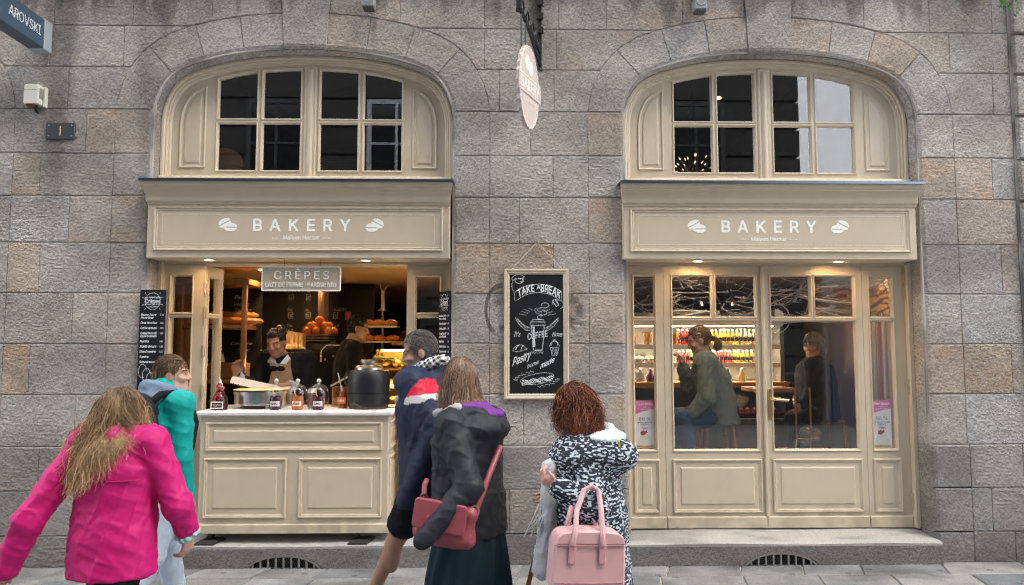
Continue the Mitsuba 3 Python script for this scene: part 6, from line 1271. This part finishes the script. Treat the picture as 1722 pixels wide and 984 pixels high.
add(hb + '__zip', hplace(tube([(.145, -.03, .095), (.172, -.02, .06), (.174, -.01, .0), (.172, 0, -.1)], .005, 5)), 'm_metal', color=(.5, .45, .4))
for yy, kx in ((-.074, 0), (.045, 1)):
    hp2 = [HT((x, yy, .06 if yy < 0 else .11)) for x in (-.085, .055)]; top = np.array([.425, -2.245 if yy < 0 else -2.165, .985]); a_, b2 = hp2
    add(hb + '__handle', tube([a_, a_ + [.012, 0, .05], a_ * .45 + top * .55 + [-.03, 0, .02], top + [-.035, 0, .01], top + [.0, 0, .028], top + [.03, 0, .008], b2 * .45 + top * .55 + [.02, 0, .02], b2 + [0, 0, .05], b2], .0125, 8), 'm_satin', color=pink, smooth=True)
for x in (-.085, .055): t_ = rings(np.array(sbox(x - .008, -.015, x + .008, .075).buffer(.008).simplify(.001).exterior.coords)[:-1], [(0, -.066), (0, -.074), (.003, -.076)]); add(hb + '__tab', hplace(t_), 'm_satin', color=(.54, .29, .31))
solo('walking_stick', [tube([(.275, -1.70, .86), (.20, -1.78, .60), (.045, -1.93, G)], [.013, .012, .010], 8), tube([(.275, -1.70, .86), (.285, -1.66, .89), (.32, -1.62, .89)], .013, 8)], 'm_wood', 'slanted wooden walking stick in front of the person in the flecked coat', 'walking stick', smooth=False)

# ---------------------------------------------------------------- woman making crêpes
J = skel(-1.79, .84, FZ, 180, 1.63, 6, head=(-1.862, .735, 1.675), neck=(-1.825, .80, 1.545), elR=(-2.02, .72, 1.30), wrR=(-2.125, .56, 1.41), elL=(-1.60, .74, 1.25), wrL=(-1.685, .50, 1.335))
look(J, 170, -16, 4)
p6 = person('person in a beige apron and bow tie looking down at the griddle', J, (.34, .18, .125), (.012, .009, .008), .0055, {'R': ((-.1, -.1, 1), (.7, -.5, 0), .8), 'L': ((-.85, -.35, -.1), (0, .3, -1), .6)}, line=.042)
jm = garment(J, .0075, trunk(J, .95, t=.015), seed=41, amp=.006, sl=(.064, .055, .042), cuff=(.80, .85)); add(p6 + '__jumper', jm, 'm_cloth', color=(.010, .011, .016), smooth=True)
for n, e in (('L', .86), ('R', .9)): a = J['el' + n] + (J['wr' + n] - J['el' + n]) * .76; b_ = J['el' + n] + (J['wr' + n] - J['el' + n]) * .97; add(p6 + '__shirt_cuff', tube([a, b_], [.046, .042], 12), 'm_cloth', color=(.42, .52, .72), smooth=60)
q = lambda x, y, z: J['neck'] + J['R'] @ np.array([x, y, z])
for sd in (-1, 1): add(p6 + '__collar', M([q(sd * .010, .118, -.050), q(sd * .062, .055, .035), q(sd * .088, .085, -.005), q(sd * .055, .132, -.075)], [[0, 1, 2], [0, 2, 3]]), 'm_cloth', color=(.45, .55, .76))
add(p6 + '__bow_tie', [ball(q(sd * .030, .140, -.085), .030, 2, (1.2, .5, .75)) for sd in (-1, 1)] + [ball(q(0, .146, -.085), .015, 1)], 'm_cloth', color=(.008, .008, .012), smooth=True)
ap = []
c_ = J['chest']; N_ = 9
def apq(u, z): x = u; y = .142 - .55 * u * u * 2.2; return np.array([J['chest'][0], J['chest'][1], 0]) + J['R'] @ np.array([x, y, 0]) + [0, 0, z]
av, af = [], []; zs = [1.50, 1.44, 1.36, 1.28, 1.20, 1.10, .9]; ws = [.072, .082, .10, .135, .16, .175, .18]
for z, w in zip(zs, ws):
    for u in np.linspace(-w, w, N_): av.append(apq(u, z) - [0, .012 + .03 * (1.5 - z) * .5, 0])
for a in range(len(zs) - 1):
    for b2 in range(N_ - 1): f0 = a * N_ + b2; af += [[f0, f0 + 1, f0 + N_ + 1], [f0, f0 + N_ + 1, f0 + N_]]
add(p6 + '__apron', M(av, af), 'm_cloth', color=(.36, .27, .19), smooth=True)
for sd in (-1, 1): add(p6 + '__apron_strap', tube([apq(sd * .065, 1.50) - [0, .014, 0], q(sd * .085, .10, -.03), q(sd * .075, .02, .02), q(sd * .05, -.06, .01)], .012, 6), 'm_cloth', color=(.33, .24, .17))
add(p6 + '__trousers', legs_mesh(J, .012, amp=.002), 'm_cloth', color=(.01, .01, .012), smooth=True)
combed(p6 + '__hair', J, 1500, (.014, .010, .009), 17, (0, -.10, .06), 1.0, line=.042, puff=.05)
bun = ball(J['head'] + J['hR'] @ np.array([0, -.115, .07]), .055, 3); bun.vertices += ((meshkit.fbm(bun.vertices * 60, 2) - .5) * .02)[:, None] * bun.vertex_normals; add(p6 + '__bun', bun, 'm_hair', color=(.012, .009, .008), smooth=True)
sp_ = rings(np.array(sbox(-.20, -.020, .16, .020).buffer(.012).exterior.coords)[:-1], [(0, .004), (0, -.004)]); sp_.vertices = sp_.vertices @ RX(-35).T @ RY(12).T + np.array([-1.905, .40, 1.335])
solo('crepe_spatula', [sp_, tube([(-1.755, .41, 1.305), (-1.66, .47, 1.312)], .010, 7)], 'm_satin', 'long pale spatula held over the griddle by the person in the apron', 'spatula', (.72, .70, .72))

# ---------------------------------------------------------------- dim figure at the back of the shop
J = skel(-1.40, 1.42, FZ, -70, 1.72, 6, elR=(-1.30, 1.22, 1.36), wrR=(-1.14, 1.30, 1.48)); look(J, -80, -10)
p7 = person('dim person in black serving at the back, beside the tiered pastry stand', J, (.30, .17, .12), (.02, .015, .012), .009)
add(p7 + '__clothes', garment(J, .010, trunk(J, 1.0, .60, 1.0), seed=51, amp=.006, hem=.60), 'm_cloth', color=(.010, .010, .012), smooth=True); add(p7 + '__trousers', legs_mesh(J, .014, amp=.002), 'm_cloth', color=(.01, .01, .012), smooth=True)
combed(p7 + '__hair', J, 500, (.02, .014, .010), 18, (0, -.11, -.02), .6)

# ---------------------------------------------------------------- customer on a stool behind the first door leaf
J = skel(1.90, .98, .10, 68, 1.76, 0, pelvis=(1.93, .98, 1.07), belly=(1.94, .97, 1.20), chest=(1.90, .965, 1.38), neck=(1.83, .945, 1.575), head=(1.785, .93, 1.70), shL=(1.80, .77, 1.51), shR=(1.92, 1.12, 1.50), elL=(1.78, .72, 1.22), wrL=(1.655, .74, 1.07), elR=(1.74, 1.14, 1.30), wrR=(1.66, 1.02, 1.46),
         hipL=(1.90, .87, 1.03), knL=(1.58, .76, 1.03), anL=(1.66, .74, .62), hipR=(1.93, 1.06, 1.03), knR=(1.62, 1.06, 1.02), anR=(1.58, 1.02, .62))
look(J, 82, -18); p8 = person('person in a grey green coat and jeans on a bar stool indoors', J, (.40, .24, .18), (.14, .085, .05), .007, {'L': ((-.6, .1, -.5), (-.4, .3, -.6), .5), 'R': ((-.2, -.2, 1), (-1, 0, 0), .7)})
add(p8 + '__coat', garment(J, .009, [(J['neck'], .08, .075), (J['neck'] * .6 + J['chest'] * .4, .185, .12), (J['chest'], .215, .155), (J['belly'], .205, .165), (J['pelvis'], .215, .185), (J['pelvis'] + [.02, 0, -.10], .22, .195)], seed=61, amp=.010, hem=.965, sl=(.082, .07, .05), cuff=(.95, .95)), 'm_cloth', color=(.17, .21, .195), smooth=True)
F = Field(J['neck'] - .16, J['neck'] + .16, .008); F.cone(J['neck'] + [0, 0, -.03], J['neck'] + [-.01, 0, .03], .078, .07, .02); add(p8 + '__scarf', F.mesh(), 'm_cloth', color=(.03, .035, .05), smooth=True)
add(p8 + '__jeans', legs_mesh(J, .010, (.095, .075, .06), seed=9), 'm_cloth', color=(.055, .095, .16), smooth=True)
for n in 'LR': J['toe' + n] = np.array([-.9, -.2, 0]); shoe(J, n, (.5, .5, .5), p8)
combed(p8 + '__hair', J, 1300, (.12, .07, .04), 19, (0, -.115, -.01), 1.0, c1=(.26, .17, .10)); b0 = J['head'] + J['hR'] @ np.array([0, -.115, -.01]) * J['s']; hl = rng.normal(0, .012, (120, 1, 3)); Pt = b0 + hl * .5 + np.linspace(0, 1, 7)[None, :, None] * (np.array([.035, -.01, -.10]) + hl * .9) + np.sin(np.linspace(0, 1, 7) * 3.1)[None, :, None] * [.03, 0, .01]
add(p8 + '__ponytail', tubes(Pt, np.full((120, 7), .0026)), 'm_hair', color=(.17, .10, .06), smooth=True)
so = thing('bar_stool', 'wooden bar stool under the person in the grey green coat', 'stool')
add(so + '__seat', lathe([(0, .955), (.165, .955), (.17, .965), (.16, .985), (0, .99)], 24, (1.93, .98, 0)), 'm_wood')
for dx, dy in ((-.11, -.11), (.11, -.11), (-.11, .11), (.11, .11)): add(so + '__leg', tube([(1.93 + dx, .98 + dy, .956), (1.93 + dx * 1.6, .98 + dy * 1.6, FZ)], [.024, .020], 8), 'm_wood')
add(so + '__footrest', tube([(1.93 + .15 * math.cos(a), .98 + .15 * math.sin(a), .56) for a in np.linspace(0, 6.28, 20)], .010, 6), 'm_metal', color=(.3, .28, .26))
# ---------------------------------------------------------------- grey haired customer in the dark behind the second leaf
J = skel(3.02, 1.42, .10, 120, 1.70, 0, pelvis=(3.04, 1.45, 1.05), belly=(3.04, 1.44, 1.18), chest=(3.02, 1.43, 1.36), neck=(3.01, 1.42, 1.53), head=(3.0, 1.40, 1.66), shL=(2.93, 1.27, 1.47), shR=(3.12, 1.57, 1.47), elL=(2.88, 1.22, 1.22), wrL=(2.78, 1.16, 1.12), elR=(3.02, 1.62, 1.22), wrR=(2.88, 1.5, 1.15),
         hipL=(3.0, 1.36, 1.01), knL=(2.70, 1.18, .98), anL=(2.72, 1.2, .60), hipR=(3.06, 1.53, 1.01), knR=(2.8, 1.42, .98), anR=(2.80, 1.42, .6)); look(J, 128, -4)
p9 = person('dim grey haired person in dark clothes on a tall chair indoors', J, (.42, .25, .19), (.30, .29, .28), .008)
add(p9 + '__clothes', garment(J, .010, [(J['neck'], .08, .075), (J['neck'] * .6 + J['chest'] * .4, .18, .12), (J['chest'], .205, .145), (J['belly'], .20, .155), (J['pelvis'], .21, .17), (J['pelvis'] + [0, 0, -.10], .21, .17)], seed=71, amp=.008, hem=.95), 'm_cloth', color=(.014, .016, .024), smooth=True); add(p9 + '__trousers', legs_mesh(J, .012), 'm_cloth', color=(.012, .014, .02), smooth=True)
hair(p9 + '__hair', J, 900, 8, .10, (.30, .29, .28), (.48, .47, .46), 20, flow=(.1, 0, -.8), lift=1.06, wave=.004)
tc = thing('tall_chair', 'dark tall chair under the grey haired person', 'chair')
add(tc + '__seat', cbox(2.86, 3.24, 1.28, 1.64, .93, .965, .008), 'm_wood')
for dx, dy in ((2.88, 1.30), (3.22, 1.30), (2.88, 1.62), (3.22, 1.62)): add(tc + '__leg', tube([(dx, dy, .93), (dx + (dx - 3.05) * .25, dy + (dy - 1.46) * .25, FZ)], .018, 7), 'm_wood')
